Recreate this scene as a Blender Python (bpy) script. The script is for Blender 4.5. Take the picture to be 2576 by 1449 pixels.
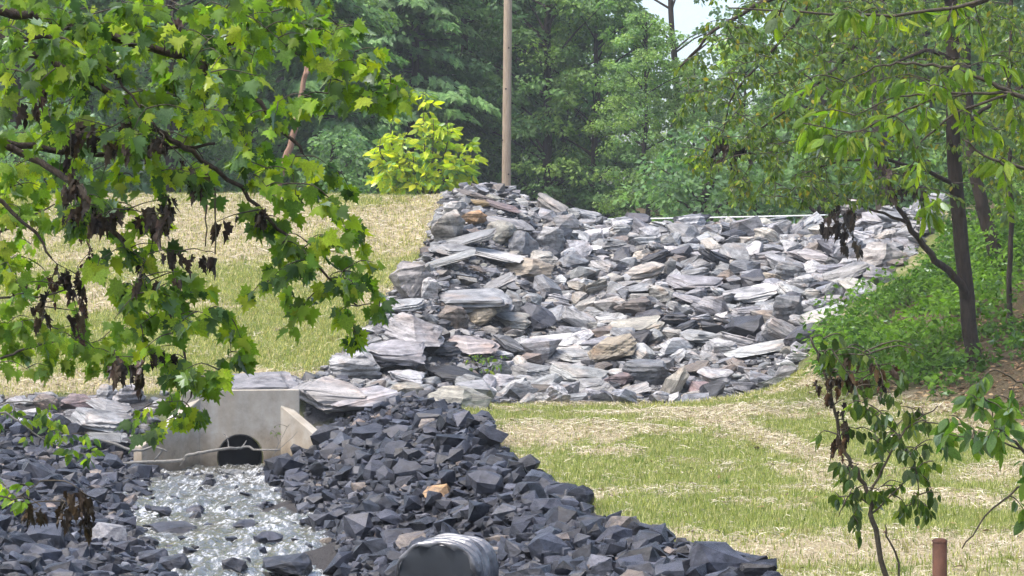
import bpy, bmesh, math, random
import numpy as np
from mathutils import Vector, Matrix, noise as mnoise

for o in list(bpy.data.objects):
    bpy.data.objects.remove(o)
SC = bpy.context.scene
COL = SC.collection
R = math.radians
random.seed(7)
RNG = np.random.default_rng(11)

# ------------------------------------------------------------------ camera, sky, sun, exposure
CAM_Z = 3.0
cam_d = bpy.data.cameras.new('camera')
cam_d.lens = 85.0
cam_d.sensor_width = 36.0
cam_d.clip_end = 2000.0
cam = bpy.data.objects.new('camera', cam_d)
cam.location = (0, 0, CAM_Z)
cam.rotation_euler = (R(90), 0, 0)
COL.objects.link(cam)
SC.camera = cam

SUN_DIR = Vector((-0.36, -0.16, 0.92)).normalized()      # towards the sun
world = bpy.data.worlds.new('World')
SC.world = world
world.use_nodes = True
wn = world.node_tree.nodes
wl = world.node_tree.links
wn.clear()
sky = wn.new('ShaderNodeTexSky')
sky.sky_type = 'NISHITA'
sky.sun_disc = False
sky.sun_elevation = math.asin(SUN_DIR.z)
sky.sun_rotation = math.atan2(SUN_DIR.x, SUN_DIR.y)
sky.air_density = 1.0
sky.dust_density = 4.0
sky.ozone_density = 1.0
bg = wn.new('ShaderNodeBackground')
bg.inputs['Strength'].default_value = 0.15
out = wn.new('ShaderNodeOutputWorld')
wl.new(sky.outputs[0], bg.inputs[0])
wl.new(bg.outputs[0], out.inputs[0])

sun_d = bpy.data.lights.new('sun', 'SUN')
sun_d.energy = 1.8
sun_d.angle = R(25)
sun_d.color = (1.0, 0.955, 0.88)
sun = bpy.data.objects.new('sun', sun_d)
sun.rotation_euler = (-SUN_DIR).to_track_quat('-Z', 'Y').to_euler()
sun.location = (0, 20, 40)
COL.objects.link(sun)

vs = SC.view_settings
vs.view_transform = 'Standard'
vs.look = 'None'
vs.gamma = 1.0
vs.exposure = 1.45
vs.use_curve_mapping = False
SC.render.engine = 'CYCLES'
cy = SC.cycles
cy.use_denoising = True
cy.use_adaptive_sampling = True
cy.adaptive_threshold = 0.03
cy.adaptive_min_samples = 12
cy.max_bounces = 5
cy.diffuse_bounces = 2
cy.glossy_bounces = 2
cy.transmission_bounces = 4
cy.transparent_max_bounces = 4
cy.volume_bounces = 0
cy.sample_clamp_indirect = 6.0

# ------------------------------------------------------------------ helpers
FPX = 85.0 / 36.0 * 2576.0                              # focal length in survey units (a 2576 wide frame)


def Q(X, Y, d):
    """survey point (X, Y) of the 2576x1449 frame at distance d -> world"""
    return Vector(((X - 1288) / FPX * d, d, CAM_Z + (724.5 - Y) / FPX * d))


def tag(o, label=None, cat=None, group=None, kind=None):
    if label: o['label'] = label
    if cat: o['category'] = cat
    if group: o['group'] = group
    if kind: o['kind'] = kind
    return o


def link(name, me, mat=None, parent=None, loc=None):
    o = bpy.data.objects.new(name, me)
    COL.objects.link(o)
    if mat is not None and me is not None and len(me.materials) == 0:
        me.materials.append(mat)
    if loc is not None:
        o.location = loc
    if parent is not None:
        o.parent = parent
        if parent.type != 'EMPTY' or parent.get('inv', 1):
            o.matrix_parent_inverse = Matrix.Translation(-Vector(parent.location))
    return o


def empty(name, loc):
    o = bpy.data.objects.new(name, None)
    o.empty_display_size = 0.2
    COL.objects.link(o)
    o.location = loc
    return o


def np_mesh(name, V, Fc, col=None, smooth=False):
    V = np.ascontiguousarray(V, dtype=np.float32)
    Fc = np.ascontiguousarray(Fc, dtype=np.int32)
    me = bpy.data.meshes.new(name)
    me.vertices.add(len(V))
    me.vertices.foreach_set('co', V.ravel())
    m, k = Fc.shape
    me.loops.add(m * k)
    me.loops.foreach_set('vertex_index', Fc.ravel())
    me.polygons.add(m)
    me.polygons.foreach_set('loop_start', np.arange(m, dtype=np.int32) * k)
    me.polygons.foreach_set('use_smooth', np.full(m, bool(smooth), dtype=bool))
    if col is not None:
        a = me.color_attributes.new('col', 'FLOAT_COLOR', 'POINT')
        c = np.ones((len(V), 4), dtype=np.float32)
        c[:, :3] = col
        a.data.foreach_set('color', c.ravel())
    me.update(calc_edges=True)
    return me


def scatter(name, tpls, which, M, cols, smooth=False):
    """join many copies of triangle templates; M (n,3,4), cols (n,3)"""
    Vs, Fs, Cs = [], [], []
    off = 0
    for t, (tv, tf) in enumerate(tpls):
        idx = np.nonzero(which == t)[0]
        if len(idx) == 0:
            continue
        A = M[idx, :, :3]
        b = M[idx, :, 3]
        v = np.einsum('nij,vj->nvi', A, tv) + b[:, None, :]
        n, k = len(idx), len(tv)
        f = tf[None] + (np.arange(n) * k)[:, None, None] + off
        Vs.append(v.reshape(-1, 3))
        Fs.append(f.reshape(-1, 3))
        Cs.append(np.repeat(cols[idx], k, axis=0))
        off += n * k
    return np_mesh(name, np.concatenate(Vs), np.concatenate(Fs), np.concatenate(Cs), smooth)


def hash2(ix, iy, seed):
    h = (ix * 374761393 + iy * 668265263 + seed * 974634777) & 0xFFFFFFFF
    h = ((h ^ (h >> 13)) * 1274126177) & 0xFFFFFFFF
    return ((h ^ (h >> 16)) & 0xFFFF) / 65535.0


def vnoise(x, y, seed=0):
    x = np.asarray(x, dtype=np.float64); y = np.asarray(y, dtype=np.float64)
    ix = np.floor(x).astype(np.int64); iy = np.floor(y).astype(np.int64)
    fx = x - ix; fy = y - iy
    fx = fx * fx * (3 - 2 * fx); fy = fy * fy * (3 - 2 * fy)
    a = hash2(ix, iy, seed); b = hash2(ix + 1, iy, seed)
    c = hash2(ix, iy + 1, seed); d = hash2(ix + 1, iy + 1, seed)
    return (a * (1 - fx) + b * fx) * (1 - fy) + (c * (1 - fx) + d * fx) * fy


def fbm(x, y, seed=0, o=3):
    s = 0.0; a = 0.5; t = 0.0
    for k in range(o):
        s = s + a * vnoise(x * 2 ** k, y * 2 ** k, seed + k); t += a; a *= 0.5
    return s / t


def inpoly(x, y, poly):
    x = np.asarray(x); y = np.asarray(y)
    c = np.zeros(x.shape, dtype=bool)
    n = len(poly)
    for i in range(n):
        x1, y1 = poly[i]; x2, y2 = poly[(i + 1) % n]
        t = ((y1 > y) != (y2 > y))
        xs = (x2 - x1) * (y - y1) / ((y2 - y1) if y2 != y1 else 1e-9) + x1
        c ^= t & (x < xs)
    return c


# ------------------------------------------------------------------ materials
def new_mat(name):
    m = bpy.data.materials.new(name)
    m.use_nodes = True
    nt = m.node_tree
    nt.nodes.clear()
    o = nt.nodes.new('ShaderNodeOutputMaterial')
    return m, nt, o


def nd(nt, t, **kw):
    n = nt.nodes.new(t)
    for k, v in kw.items():
        if k.startswith('i_'):
            n.inputs[k[2:].replace('_', ' ')].default_value = v
        else:
            setattr(n, k, v)
    return n


def base_colour(nt, src):
    if src == 'obj':
        return nd(nt, 'ShaderNodeObjectInfo').outputs['Color']
    return nd(nt, 'ShaderNodeAttribute', attribute_name='col').outputs['Color']


def mult(nt, a, b, fac=1.0):
    m = nd(nt, 'ShaderNodeMix', data_type='RGBA', blend_type='MULTIPLY')
    m.inputs[0].default_value = fac
    nt.links.new(a, m.inputs[6]); nt.links.new(b, m.inputs[7])
    return m.outputs[2]


def ramp(nt, fac, stops):
    r = nd(nt, 'ShaderNodeValToRGB')
    e = r.color_ramp.elements
    while len(e) < len(stops):
        e.new(0.5)
    for i, (p, c) in enumerate(stops):
        e[i].position = p
        e[i].color = (*c, 1) if len(c) == 3 else c
    nt.links.new(fac, r.inputs[0])
    return r.outputs[0]


def g3(v):
    return (v, v, v)


def rock_mat(name, src, rough=0.6, band=1.0, stain=0.3, spec=0.5, cscale=1.0, bump=0.75, bdist=0.02, mottle=None):
    m, nt, o = new_mat(name)
    L = nt.links
    p = nd(nt, 'ShaderNodeBsdfPrincipled')
    L.new(p.outputs[0], o.inputs[0])
    col = base_colour(nt, src)
    tc = nd(nt, 'ShaderNodeTexCoord')
    if src == 'obj':
        oi = nd(nt, 'ShaderNodeObjectInfo')
        mul = nd(nt, 'ShaderNodeMath', operation='MULTIPLY'); mul.inputs[1].default_value = 37.0
        L.new(oi.outputs['Random'], mul.inputs[0])
        ad = nd(nt, 'ShaderNodeVectorMath', operation='ADD')
        L.new(tc.outputs['Object'], ad.inputs[0]); L.new(mul.outputs[0], ad.inputs[1])
        vec = ad.outputs[0]
    else:
        vec = tc.outputs['Object']
    mp = nd(nt, 'ShaderNodeMapping')
    mp.inputs['Scale'].default_value = (1.3 * cscale, 1.3 * cscale, 9.0 * band * cscale)
    L.new(vec, mp.inputs[0])
    n1 = nd(nt, 'ShaderNodeTexNoise'); n1.inputs['Scale'].default_value = 1.0; n1.inputs['Detail'].default_value = 5.0
    n1.inputs['Roughness'].default_value = 0.68
    L.new(mp.outputs[0], n1.inputs['Vector'])
    b1 = ramp(nt, n1.outputs[0], [(0.36, g3(0.25)), (0.45, g3(0.75)), (0.53, g3(1.0)), (0.64, g3(1.45))])
    n2 = nd(nt, 'ShaderNodeTexNoise'); n2.inputs['Scale'].default_value = 9.0 * cscale; n2.inputs['Detail'].default_value = 6.0
    n2.inputs['Roughness'].default_value = 0.7
    L.new(vec, n2.inputs['Vector'])
    b2 = ramp(nt, n2.outputs[0], [(0.34, g3(0.4)), (0.5, g3(1.0)), (0.64, g3(1.35))])
    c = mult(nt, mult(nt, col, b1, 0.85), b2, 0.8)
    n3 = nd(nt, 'ShaderNodeTexNoise'); n3.inputs['Scale'].default_value = 2.1 * cscale; n3.inputs['Detail'].default_value = 3.0
    L.new(vec, n3.inputs['Vector'])
    f3 = ramp(nt, n3.outputs[0], [(0.55, g3(0.0)), (0.75, g3(stain))])
    mx = nd(nt, 'ShaderNodeMix', data_type='RGBA')
    L.new(f3, mx.inputs[0]); L.new(c, mx.inputs[6])
    st = mult(nt, c, nd_rgb(nt, (1.15, 0.82, 0.58)))
    L.new(st, mx.inputs[7])
    last = mx.outputs[2]
    if mottle:
        n4 = nd(nt, 'ShaderNodeTexNoise'); n4.inputs['Scale'].default_value = 3.2 * cscale; n4.inputs['Detail'].default_value = 8.0; n4.inputs['Roughness'].default_value = 0.75
        L.new(vec, n4.inputs['Vector'])
        f4 = ramp(nt, n4.outputs[0], [(0.50, g3(0.0)), (0.62, g3(0.75))])
        m4 = nd(nt, 'ShaderNodeMix', data_type='RGBA'); L.new(f4, m4.inputs[0]); L.new(last, m4.inputs[6]); m4.inputs[7].default_value = (*mottle, 1)
        last = m4.outputs[2]
    L.new(last, p.inputs['Base Color'])
    rr = ramp(nt, n2.outputs[0], [(0.3, g3(rough - 0.16)), (0.7, g3(min(1.0, rough + 0.18)))])
    L.new(rr, p.inputs['Roughness'])
    p.inputs['Specular IOR Level'].default_value = spec
    bp = nd(nt, 'ShaderNodeBump'); bp.inputs['Strength'].default_value = bump; bp.inputs['Distance'].default_value = bdist
    mm = nd(nt, 'ShaderNodeMath', operation='ADD')
    L.new(n1.outputs[0], mm.inputs[0]); L.new(n2.outputs[0], mm.inputs[1])
    L.new(mm.outputs[0], bp.inputs['Height'])
    L.new(bp.outputs[0], p.inputs['Normal'])
    return m


def nd_rgb(nt, c):
    n = nd(nt, 'ShaderNodeRGB')
    n.outputs[0].default_value = (*c, 1)
    return n.outputs[0]


def leaf_mat(name, src, trans=0.58, gloss=0.07, rough=0.5, tint=(1.25, 1.35, 0.45)):
    m, nt, o = new_mat(name)
    L = nt.links
    col = base_colour(nt, src)
    tc = nd(nt, 'ShaderNodeTexCoord')
    n = nd(nt, 'ShaderNodeTexNoise'); n.inputs['Scale'].default_value = 12.0 if src == 'obj' else 9.0
    n.inputs['Detail'].default_value = 3.0
    L.new(tc.outputs['Object'], n.inputs['Vector'])
    col = mult(nt, col, ramp(nt, n.outputs[0], [(0.3, g3(0.72)), (0.7, g3(1.25))]))
    df = nd(nt, 'ShaderNodeBsdfDiffuse'); L.new(col, df.inputs[0])
    tr = nd(nt, 'ShaderNodeBsdfTranslucent')
    L.new(mult(nt, col, nd_rgb(nt, tint)), tr.inputs[0])
    mx = nd(nt, 'ShaderNodeMixShader'); mx.inputs[0].default_value = trans
    L.new(df.outputs[0], mx.inputs[1]); L.new(tr.outputs[0], mx.inputs[2])
    gl = nd(nt, 'ShaderNodeBsdfGlossy'); gl.inputs['Roughness'].default_value = rough
    gl.inputs[0].default_value = (0.9, 0.95, 1.0, 1)
    fr = nd(nt, 'ShaderNodeLayerWeight'); fr.inputs['Blend'].default_value = 0.25
    mu = nd(nt, 'ShaderNodeMath', operation='MULTIPLY_ADD'); mu.inputs[1].default_value = 0.5; mu.inputs[2].default_value = gloss * 0.5
    L.new(fr.outputs['Fresnel'], mu.inputs[0])
    cl = nd(nt, 'ShaderNodeMath', operation='MULTIPLY'); cl.inputs[1].default_value = min(1.0, gloss * 5)
    L.new(mu.outputs[0], cl.inputs[0])
    m2 = nd(nt, 'ShaderNodeMixShader')
    L.new(cl.outputs[0], m2.inputs[0]); L.new(mx.outputs[0], m2.inputs[1]); L.new(gl.outputs[0], m2.inputs[2])
    L.new(m2.outputs[0], o.inputs[0])
    return m


def simple_mat(name, c0, c1, scale=6.0, rough=0.8, bump=0.4, stretch=(1, 1, 1), spec=0.3, dist=0.02, metallic=0.0):
    m, nt, o = new_mat(name)
    L = nt.links
    p = nd(nt, 'ShaderNodeBsdfPrincipled'); L.new(p.outputs[0], o.inputs[0])
    tc = nd(nt, 'ShaderNodeTexCoord')
    mp = nd(nt, 'ShaderNodeMapping'); mp.inputs['Scale'].default_value = stretch
    L.new(tc.outputs['Object'], mp.inputs[0])
    n = nd(nt, 'ShaderNodeTexNoise'); n.inputs['Scale'].default_value = scale; n.inputs['Detail'].default_value = 7.0
    n.inputs['Roughness'].default_value = 0.65
    L.new(mp.outputs[0], n.inputs['Vector'])
    L.new(ramp(nt, n.outputs[0], [(0.3, c0), (0.7, c1)]), p.inputs['Base Color'])
    p.inputs['Roughness'].default_value = rough
    p.inputs['Specular IOR Level'].default_value = spec
    p.inputs['Metallic'].default_value = metallic
    bp = nd(nt, 'ShaderNodeBump'); bp.inputs['Strength'].default_value = bump; bp.inputs['Distance'].default_value = dist
    L.new(n.outputs[0], bp.inputs['Height']); L.new(bp.outputs[0], p.inputs['Normal'])
    return m


M_ROCK = rock_mat('pale_riprap', 'obj', rough=0.55, stain=0.55)
M_ROCKS = rock_mat('pale_riprap_small', 'col', rough=0.55, stain=0.3, band=0.5, cscale=2.5, bdist=0.006)
M_DARK = rock_mat('dark_crushed_rock', 'obj', rough=0.44, band=0.35, stain=0.12, spec=0.27, bump=0.8, bdist=0.008, mottle=(0.05, 0.053, 0.067))
M_DARKS = rock_mat('dark_crushed_rock_small', 'col', rough=0.44, band=0.4, stain=0.12, spec=0.27, cscale=5.0, bump=0.8, bdist=0.008, mottle=(0.05, 0.053, 0.067))
M_LEAF = leaf_mat('leaf_blade', 'obj', gloss=0.045, rough=0.55)
M_LEAFS = leaf_mat('leaf_blade_mass', 'col', gloss=0.045, rough=0.55)
M_FAR = leaf_mat('far_foliage', 'col', trans=0.5, gloss=0.04, rough=0.5, tint=(1.15, 1.3, 0.65))
M_DEAD = leaf_mat('dead_leaf', 'obj', trans=0.12, gloss=0.03, rough=0.6, tint=(1.1, 1.0, 0.8))
M_DEADS = leaf_mat('dead_leaf_mass', 'col', trans=0.12, gloss=0.03, rough=0.6, tint=(1.1, 1.0, 0.8))
M_BLADE = leaf_mat('grass_blade', 'col', trans=0.4, gloss=0.03, rough=0.5, tint=(1.15, 1.2, 0.5))
M_STRAW = leaf_mat('straw_strand', 'col', trans=0.2, gloss=0.03, rough=0.5, tint=(1.0, 1.0, 0.9))
M_BARK = simple_mat('dark_bark', (0.014, 0.010, 0.007), (0.05, 0.036, 0.026), 7.0, 0.9, 0.9, (3, 3, 0.6), dist=0.03)
M_TWIG = simple_mat('twig_bark', (0.03, 0.024, 0.018), (0.085, 0.07, 0.05), 30.0, 0.85, 0.4, (1, 1, 1))
M_GREYT = simple_mat('grey_stem_bark', (0.10, 0.095, 0.085), (0.22, 0.21, 0.19), 25.0, 0.8, 0.5, (1, 1, 1))
M_POLE = simple_mat('weathered_pole_wood', (0.26, 0.19, 0.135), (0.52, 0.41, 0.31), 9.0, 0.85, 0.6, (5, 5, 0.25))
M_SNAG = simple_mat('split_dead_wood', (0.13, 0.07, 0.045), (0.32, 0.20, 0.14), 8.0, 0.9, 0.7, (4, 4, 0.5))


# ------------------------------------------------------------------ terrain
CP = []
def cp(x, y, z): CP.append((x, y, z))
def cq(X, Y, d): v = Q(X, Y, d); CP.append((v.x, v.y, v.z))
CHAN = [(8, -1.0), (14, -1.3), (20, -2.15), (23, -2.4), (26, -2.6), (31, -3.62), (36, -4.45), (40, -4.85), (41, -4.9)]   # (y, centre x)
HALFW = [(8, 1.0), (20, 0.75), (26, 1.3), (31, 1.6), (36, 1.3), (40, 1.0), (41, 0.95)]
def chan_x(y): return np.interp(y, [a for a, b in CHAN], [b for a, b in CHAN])
def chan_h(y): return np.interp(y, [a for a, b in HALFW], [b for a, b in HALFW])
def water_z(y): return np.interp(y, [5, 26, 40], [-0.32, -0.10, 0.06])
for y in (10, 14, 18, 22, 26, 29, 32, 35, 38, 40):
    cx, hw = float(chan_x(y)), float(chan_h(y))
    for s in (-0.5, 0.5):
        cp(cx + s * hw, y, float(water_z(y)) - 0.16)
    cp(cx - hw, y, float(water_z(y)) - 0.02)
    cp(cx + hw, y, float(water_z(y)) - 0.02)
# crushed rock bank beside the stream (right), its ridge and the lawn edge
RIDGE = [(39.6, -1.75, 1.10), (38.3, -1.6, 1.2), (34, -1.15, 1.08), (28, -0.55, 0.95), (24, -0.05, 0.90), (20.5, 0.25, 0.86), (17, 0.5, 0.8)]
for y, x, z in RIDGE: cp(x, y, z)
EDGE = [(40.3, -1.0, 0.98), (38, -0.80, 0.92), (33, -0.22, 0.86), (28, 0.36, 0.78), (23.6, 0.80, 0.74), (21, 1.25, 0.72), (19.3, 1.72, 0.70), (16, 2.2, 0.68)]
for y, x, z in EDGE: cp(x + 0.1, y, z)
for y, x, z in [(39, -2.9, 0.55), (36, -2.5, 0.5), (32, -1.9, 0.5), (28, -1.3, 0.5), (24, -0.95, 0.48), (20.5, -0.6, 0.5), (18, -0.5, 0.45)]: cp(x, y, z)
# left bank
for x, y, z in [(-4.3, 22, 0.42), (-6, 22, 0.62), (-3.9, 19, 0.4), (-5.4, 28, 0.28), (-7, 28, 0.52), (-6.7, 34, 0.28), (-9, 34, 0.5), (-7.2, 38, 0.32), (-10, 38, 0.55),
                (-5.9, 40.3, 0.28), (-7.0, 40.5, 0.5), (-10, 41, 0.75), (-14, 34, 0.9), (-14, 41, 1.0), (-12, 26, 0.9), (-10, 18, 0.9)]: cp(x, y, z)
# embankment behind the headwall
for x in (-22, -16, -12, -9, -6.5, -4):
    cp(x, 43.3, 1.30); cp(x, 47, 2.35); cp(x, 51.5, 3.62); cp(x, 55.5, 4.78); cp(x, 57.2, 5.16); cp(x, 59.5, 5.22); cp(x, 63, 5.0); cp(x, 75, 4.2)
cp(-4.6, 41.6, 1.22); cp(-3.4, 41.4, 1.2); cp(-6.2, 41.8, 0.9)
for x, y, z in [(-2.7, 49, 3.0), (-2.1, 53, 4.2), (-1.9, 57, 5.15), (-0.6, 57, 5.05), (0.4, 57, 4.95), (-2.8, 45.5, 2.0), (-2.6, 43.3, 1.35)]: cp(x, y, z)
# spillway floor
for y, z in [(43.4, 0.98), (47, 2.02), (52, 3.36), (56.5, 4.42)]:
    for t in (0.25, 0.55, 0.85):
        xl = np.interp(y, [43, 57], [-0.8, 0.9]); xr = np.interp(y, [43, 57], [5.2, 8.6])
        cp(xl + (xr - xl) * t, y, z)
for x in (1.5, 3.5, 5.5, 7.5): cp(x, 58.5, 4.30); cp(x, 62, 4.0); cp(x, 75, 4.0)
for x in (-30, -15, 0, 15, 30): cp(x, 95, 4.2); cp(x, 130, 7.0); cp(x * 2, 170, 10.0)
# right bank
for x, y, z in [(7.6, 52, 3.55), (10, 52, 4.0), (14, 52, 5.2), (6.9, 43, 2.45), (5.5, 42, 1.85), (5.3, 40, 1.40), (7.2, 38, 1.82), (7.4, 35, 1.35), (5.8, 36, 1.20),
                (10, 43, 3.3), (10, 38, 2.4), (14, 43, 4.2), (14, 36, 2.6), (10, 57, 4.9), (14, 57, 5.5), (9.2, 47, 3.1), (7.0, 47.3, 2.75), (12, 62, 5.3), (14, 75, 5), (20, 45, 5.5), (20, 30, 2.5)]: cp(x, y, z)
# lawn
for x, y, z in [(3.9, 33, 0.92), (2.95, 38, 0.92), (1.4, 38.5, 0.90), (6.8, 32, 0.86), (5.1, 24, 0.72), (4, 19, 0.72), (1.2, 41.6, 0.90), (3.2, 42.3, 0.95), (4.9, 41.6, 1.15),
                (2.2, 24, 0.72), (1.9, 28, 0.76), (4.5, 28, 0.80), (4, 12, 0.66), (8, 12, 0.8), (0.5, 5, 0.9), (0, 0, 1.3), (-6, 5, 1.0), (8, 0, 1.4), (-8, 0, 1.4), (12, 22, 1.2), (2, 14, 0.65)]: cp(x, y, z)
CPA = np.array(CP)


def solve_rbf():
    P = CPA[:, :2]; z = CPA[:, 2]
    D = np.sqrt(((P[:, None] - P[None]) ** 2).sum(-1))
    n = len(P)
    A = np.zeros((n + 3, n + 3))
    A[:n, :n] = D - np.eye(n) * 0.08
    A[:n, n] = 1; A[:n, n + 1:] = P
    A[n, :n] = 1; A[n + 1:, :n] = P.T
    w = np.linalg.solve(A, np.concatenate([z, np.zeros(3)]))
    return P, w
RP, RW = solve_rbf()


def terr0(x, y):
    x = np.asarray(x, dtype=np.float64); y = np.asarray(y, dtype=np.float64)
    sh = x.shape
    x = x.ravel(); y = y.ravel()
    r = np.zeros(len(x))
    n = len(RP)
    for s in range(0, len(x), 20000):
        xs = x[s:s + 20000, None]; ys = y[s:s + 20000, None]
        D = np.sqrt((xs - RP[None, :, 0]) ** 2 + (ys - RP[None, :, 1]) ** 2)
        r[s:s + 20000] = D @ RW[:n] + RW[n] + RW[n + 1] * xs[:, 0] + RW[n + 2] * ys[:, 0]
    return r.reshape(sh)


# tabulated for speed
TX = np.concatenate([np.linspace(-220, -24, 24)[:-1], np.arange(-24, 24.01, 0.25), np.linspace(24, 220, 24)[1:]])
TY = np.concatenate([np.linspace(-60, 4, 12)[:-1], np.arange(4, 66.01, 0.25), np.linspace(66, 420, 40)[1:]])
GX, GY = np.meshgrid(TX, TY)
TZ = terr0(np.clip(GX, -34, 34), np.clip(GY, -4, 165))
TZ = TZ + 0.05 * (fbm(GX * 0.8, GY * 0.8, 5) - 0.5) + np.where(GY > 60, 0.4 * (fbm(GX * 0.15, GY * 0.15, 9) - 0.5), 0)


def straw_rows(x, y):
    return np.clip(fbm(x * 0.75 + 3.1, y * 0.6, 21, 4) - 0.47, 0, 0.2) / 0.2
def seg_dist(x, y, ax, ay, bx, by):
    px, py = bx - ax, by - ay
    t = np.clip(((x - ax) * px + (y - ay) * py) / (px * px + py * py), 0, 1)
    return np.hypot(x - ax - t * px, y - ay - t * py)
TZ = TZ + 0.42 * np.exp(-(seg_dist(GX, GY, -2.0, 44.5, -0.5, 56.5) / 0.85) ** 2) - 0.22 * np.exp(-(seg_dist(GX, GY, 0.7, 45, 1.9, 55.5) / 0.75) ** 2)
TZ = np.where((np.abs(GX + 4.4) < 0.65) & (GY > 40.2) & (GY < 41.3), np.minimum(TZ, -0.45), TZ)     # room for the culvert barrel
_open = (GY < 43) & (GX > -0.9)
TZ = TZ + np.where(_open, 0.10 * (fbm(GX * 0.45, GY * 0.4, 15) - 0.5) + 0.07 * straw_rows(GX, GY), 0.0)


def terr(x, y):
    x = np.asarray(x, dtype=np.float64); y = np.asarray(y, dtype=np.float64)
    i = np.clip(np.searchsorted(TX, x) - 1, 0, len(TX) - 2)
    j = np.clip(np.searchsorted(TY, y) - 1, 0, len(TY) - 2)
    fx = np.clip((x - TX[i]) / (TX[i + 1] - TX[i]), 0, 1)
    fy = np.clip((y - TY[j]) / (TY[j + 1] - TY[j]), 0, 1)
    return (TZ[j, i] * (1 - fx) + TZ[j, i + 1] * fx) * (1 - fy) + (TZ[j + 1, i] * (1 - fx) + TZ[j + 1, i + 1] * fx) * fy


DS = np.arange(12, 90, 0.1)
def hit(X, Y, dmin=12.0):
    d = DS[DS >= dmin]
    z = CAM_Z + (724.5 - Y) / FPX * d
    xx = (X - 1288) / FPX * d
    t = terr(xx, d)
    t = np.where((np.abs(xx - chan_x(d)) < chan_h(d)) & (d < 40.3), np.maximum(t, water_z(d)), t)
    k = np.nonzero(z <= t)[0]
    return float(d[k[0]]) if len(k) else 57.0


# region outlines on the ground (x, y)
POLY_BANK_R = [(float(chan_x(y) + chan_h(y) * 0.70), y) for y in (12, 16, 20, 24, 28, 32, 36, 39.4)] + [(-3.6, 39.9), (-2.9, 40.6), (-1.6, 40.7), (-1.0, 40.3)] + [(x, y) for y, x, z in EDGE[1:]] + [(2.4, 12)]
POLY_BANK_L = [(float(chan_x(y) - chan_h(y) * 0.80), y) for y in (12, 16, 20, 24, 28, 32, 36, 39.6)] + [(-6.4, 40.6), (-9, 41.0), (-11.5, 40.5), (-11.5, 12)]
POLY_SPILL = [(-1.2, 40.9), (0.4, 41.6), (2.2, 42.7), (4.0, 42.9), (5.0, 43.4), (5.6, 45.3), (6.8, 48), (8.2, 51), (9.6, 54.5), (10.2, 57.8), (-1.55, 58.0), (-1.6, 55), (-1.85, 51), (-2.5, 48), (-3.0, 45), (-3.8, 43.2), (-5.5, 42.6), (-5.6, 41.5), (-3.6, 41.3), (-3.5, 40.5), (-2.4, 40.4)]
POLY_WOOD = [(5.2, 39.5), (5.9, 36.5), (7.0, 33.2), (9.5, 29), (40, 20), (40, 70), (10.0, 70), (10.2, 55), (9.0, 51), (7.7, 48), (6.3, 45.3), (5.4, 43.3)]
POLY_ROCKBAND = [(-11.5, 40.6), (-6.3, 40.4), (-5.9, 41.6), (-3.3, 41.6), (-3.2, 43.2), (-5.6, 42.6), (-8, 42.6), (-11.5, 42.2)]


def blur_mask(x, y, poly, r=0.2):
    s = 0.0
    for dx, dy in ((0, 0), (r, 0), (-r, 0), (0, r), (0, -r)):
        s = s + inpoly(x + dx, y + dy, poly)
    return s / 5.0


def straw_amount(x, y):
    n = 0.62 * fbm(x * 0.75 + 3.1, y * 0.6, 21, 4) + 0.38 * fbm(x * 3.1 + 9.0, y * 2.0, 29, 3)
    s = np.clip((n - np.where(y < 43, 0.485, 0.49)) / 0.16, 0, 1) * np.where(y < 43, 0.9, 0.95)
    # straw piled in rows on the lawn and at the top and foot of the embankment
    for (ax, ay, bx, by, w) in [(1.2, 40.6, 2.9, 40.3, 0.5), (2.8, 40.3, 3.0, 36, 0.4), (3.0, 36, 4.3, 29, 0.45), (2.0, 20.3, 4.4, 20.8, 0.8), (2.6, 18.2, 8, 18.2, 1.0),
                                (3.4, 27, 5.5, 24.5, 0.5), (-12, 43.2, -3.4, 43.2, 0.6), (5.5, 28, 7.5, 31, 0.7)]:
        px, py = bx - ax, by - ay
        t = np.clip(((x - ax) * px + (y - ay) * py) / (px * px + py * py), 0, 1)
        dd = np.hypot(x - ax - t * px, y - ay - t * py)
        s = np.maximum(s, np.clip(1.35 - dd / w - 0.9 * (fbm(x * 1.9, y * 1.3, 57, 3) - 0.42), 0, 1))
    s = np.maximum(s, np.clip((fbm(x * 0.5, y * 0.3, 44) - 0.36) / 0.14, 0, 1) * np.clip((y - 50) / 3.0, 0, 1) * (x < 0))
    # bright green strip under the riprap toe
    for (ax, ay, bx, by, w) in [(-0.6, 40.2, 1.6, 41.2, 0.45), (3.2, 41.8, 4.6, 39.5, 0.8)]:
        px, py = bx - ax, by - ay
        t = np.clip(((x - ax) * px + (y - ay) * py) / (px * px + py * py), 0, 1)
        dd = np.hypot(x - ax - t * px, y - ay - t * py)
        s = s * np.clip(dd / w - 0.4, 0, 1)
    return s


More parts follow.
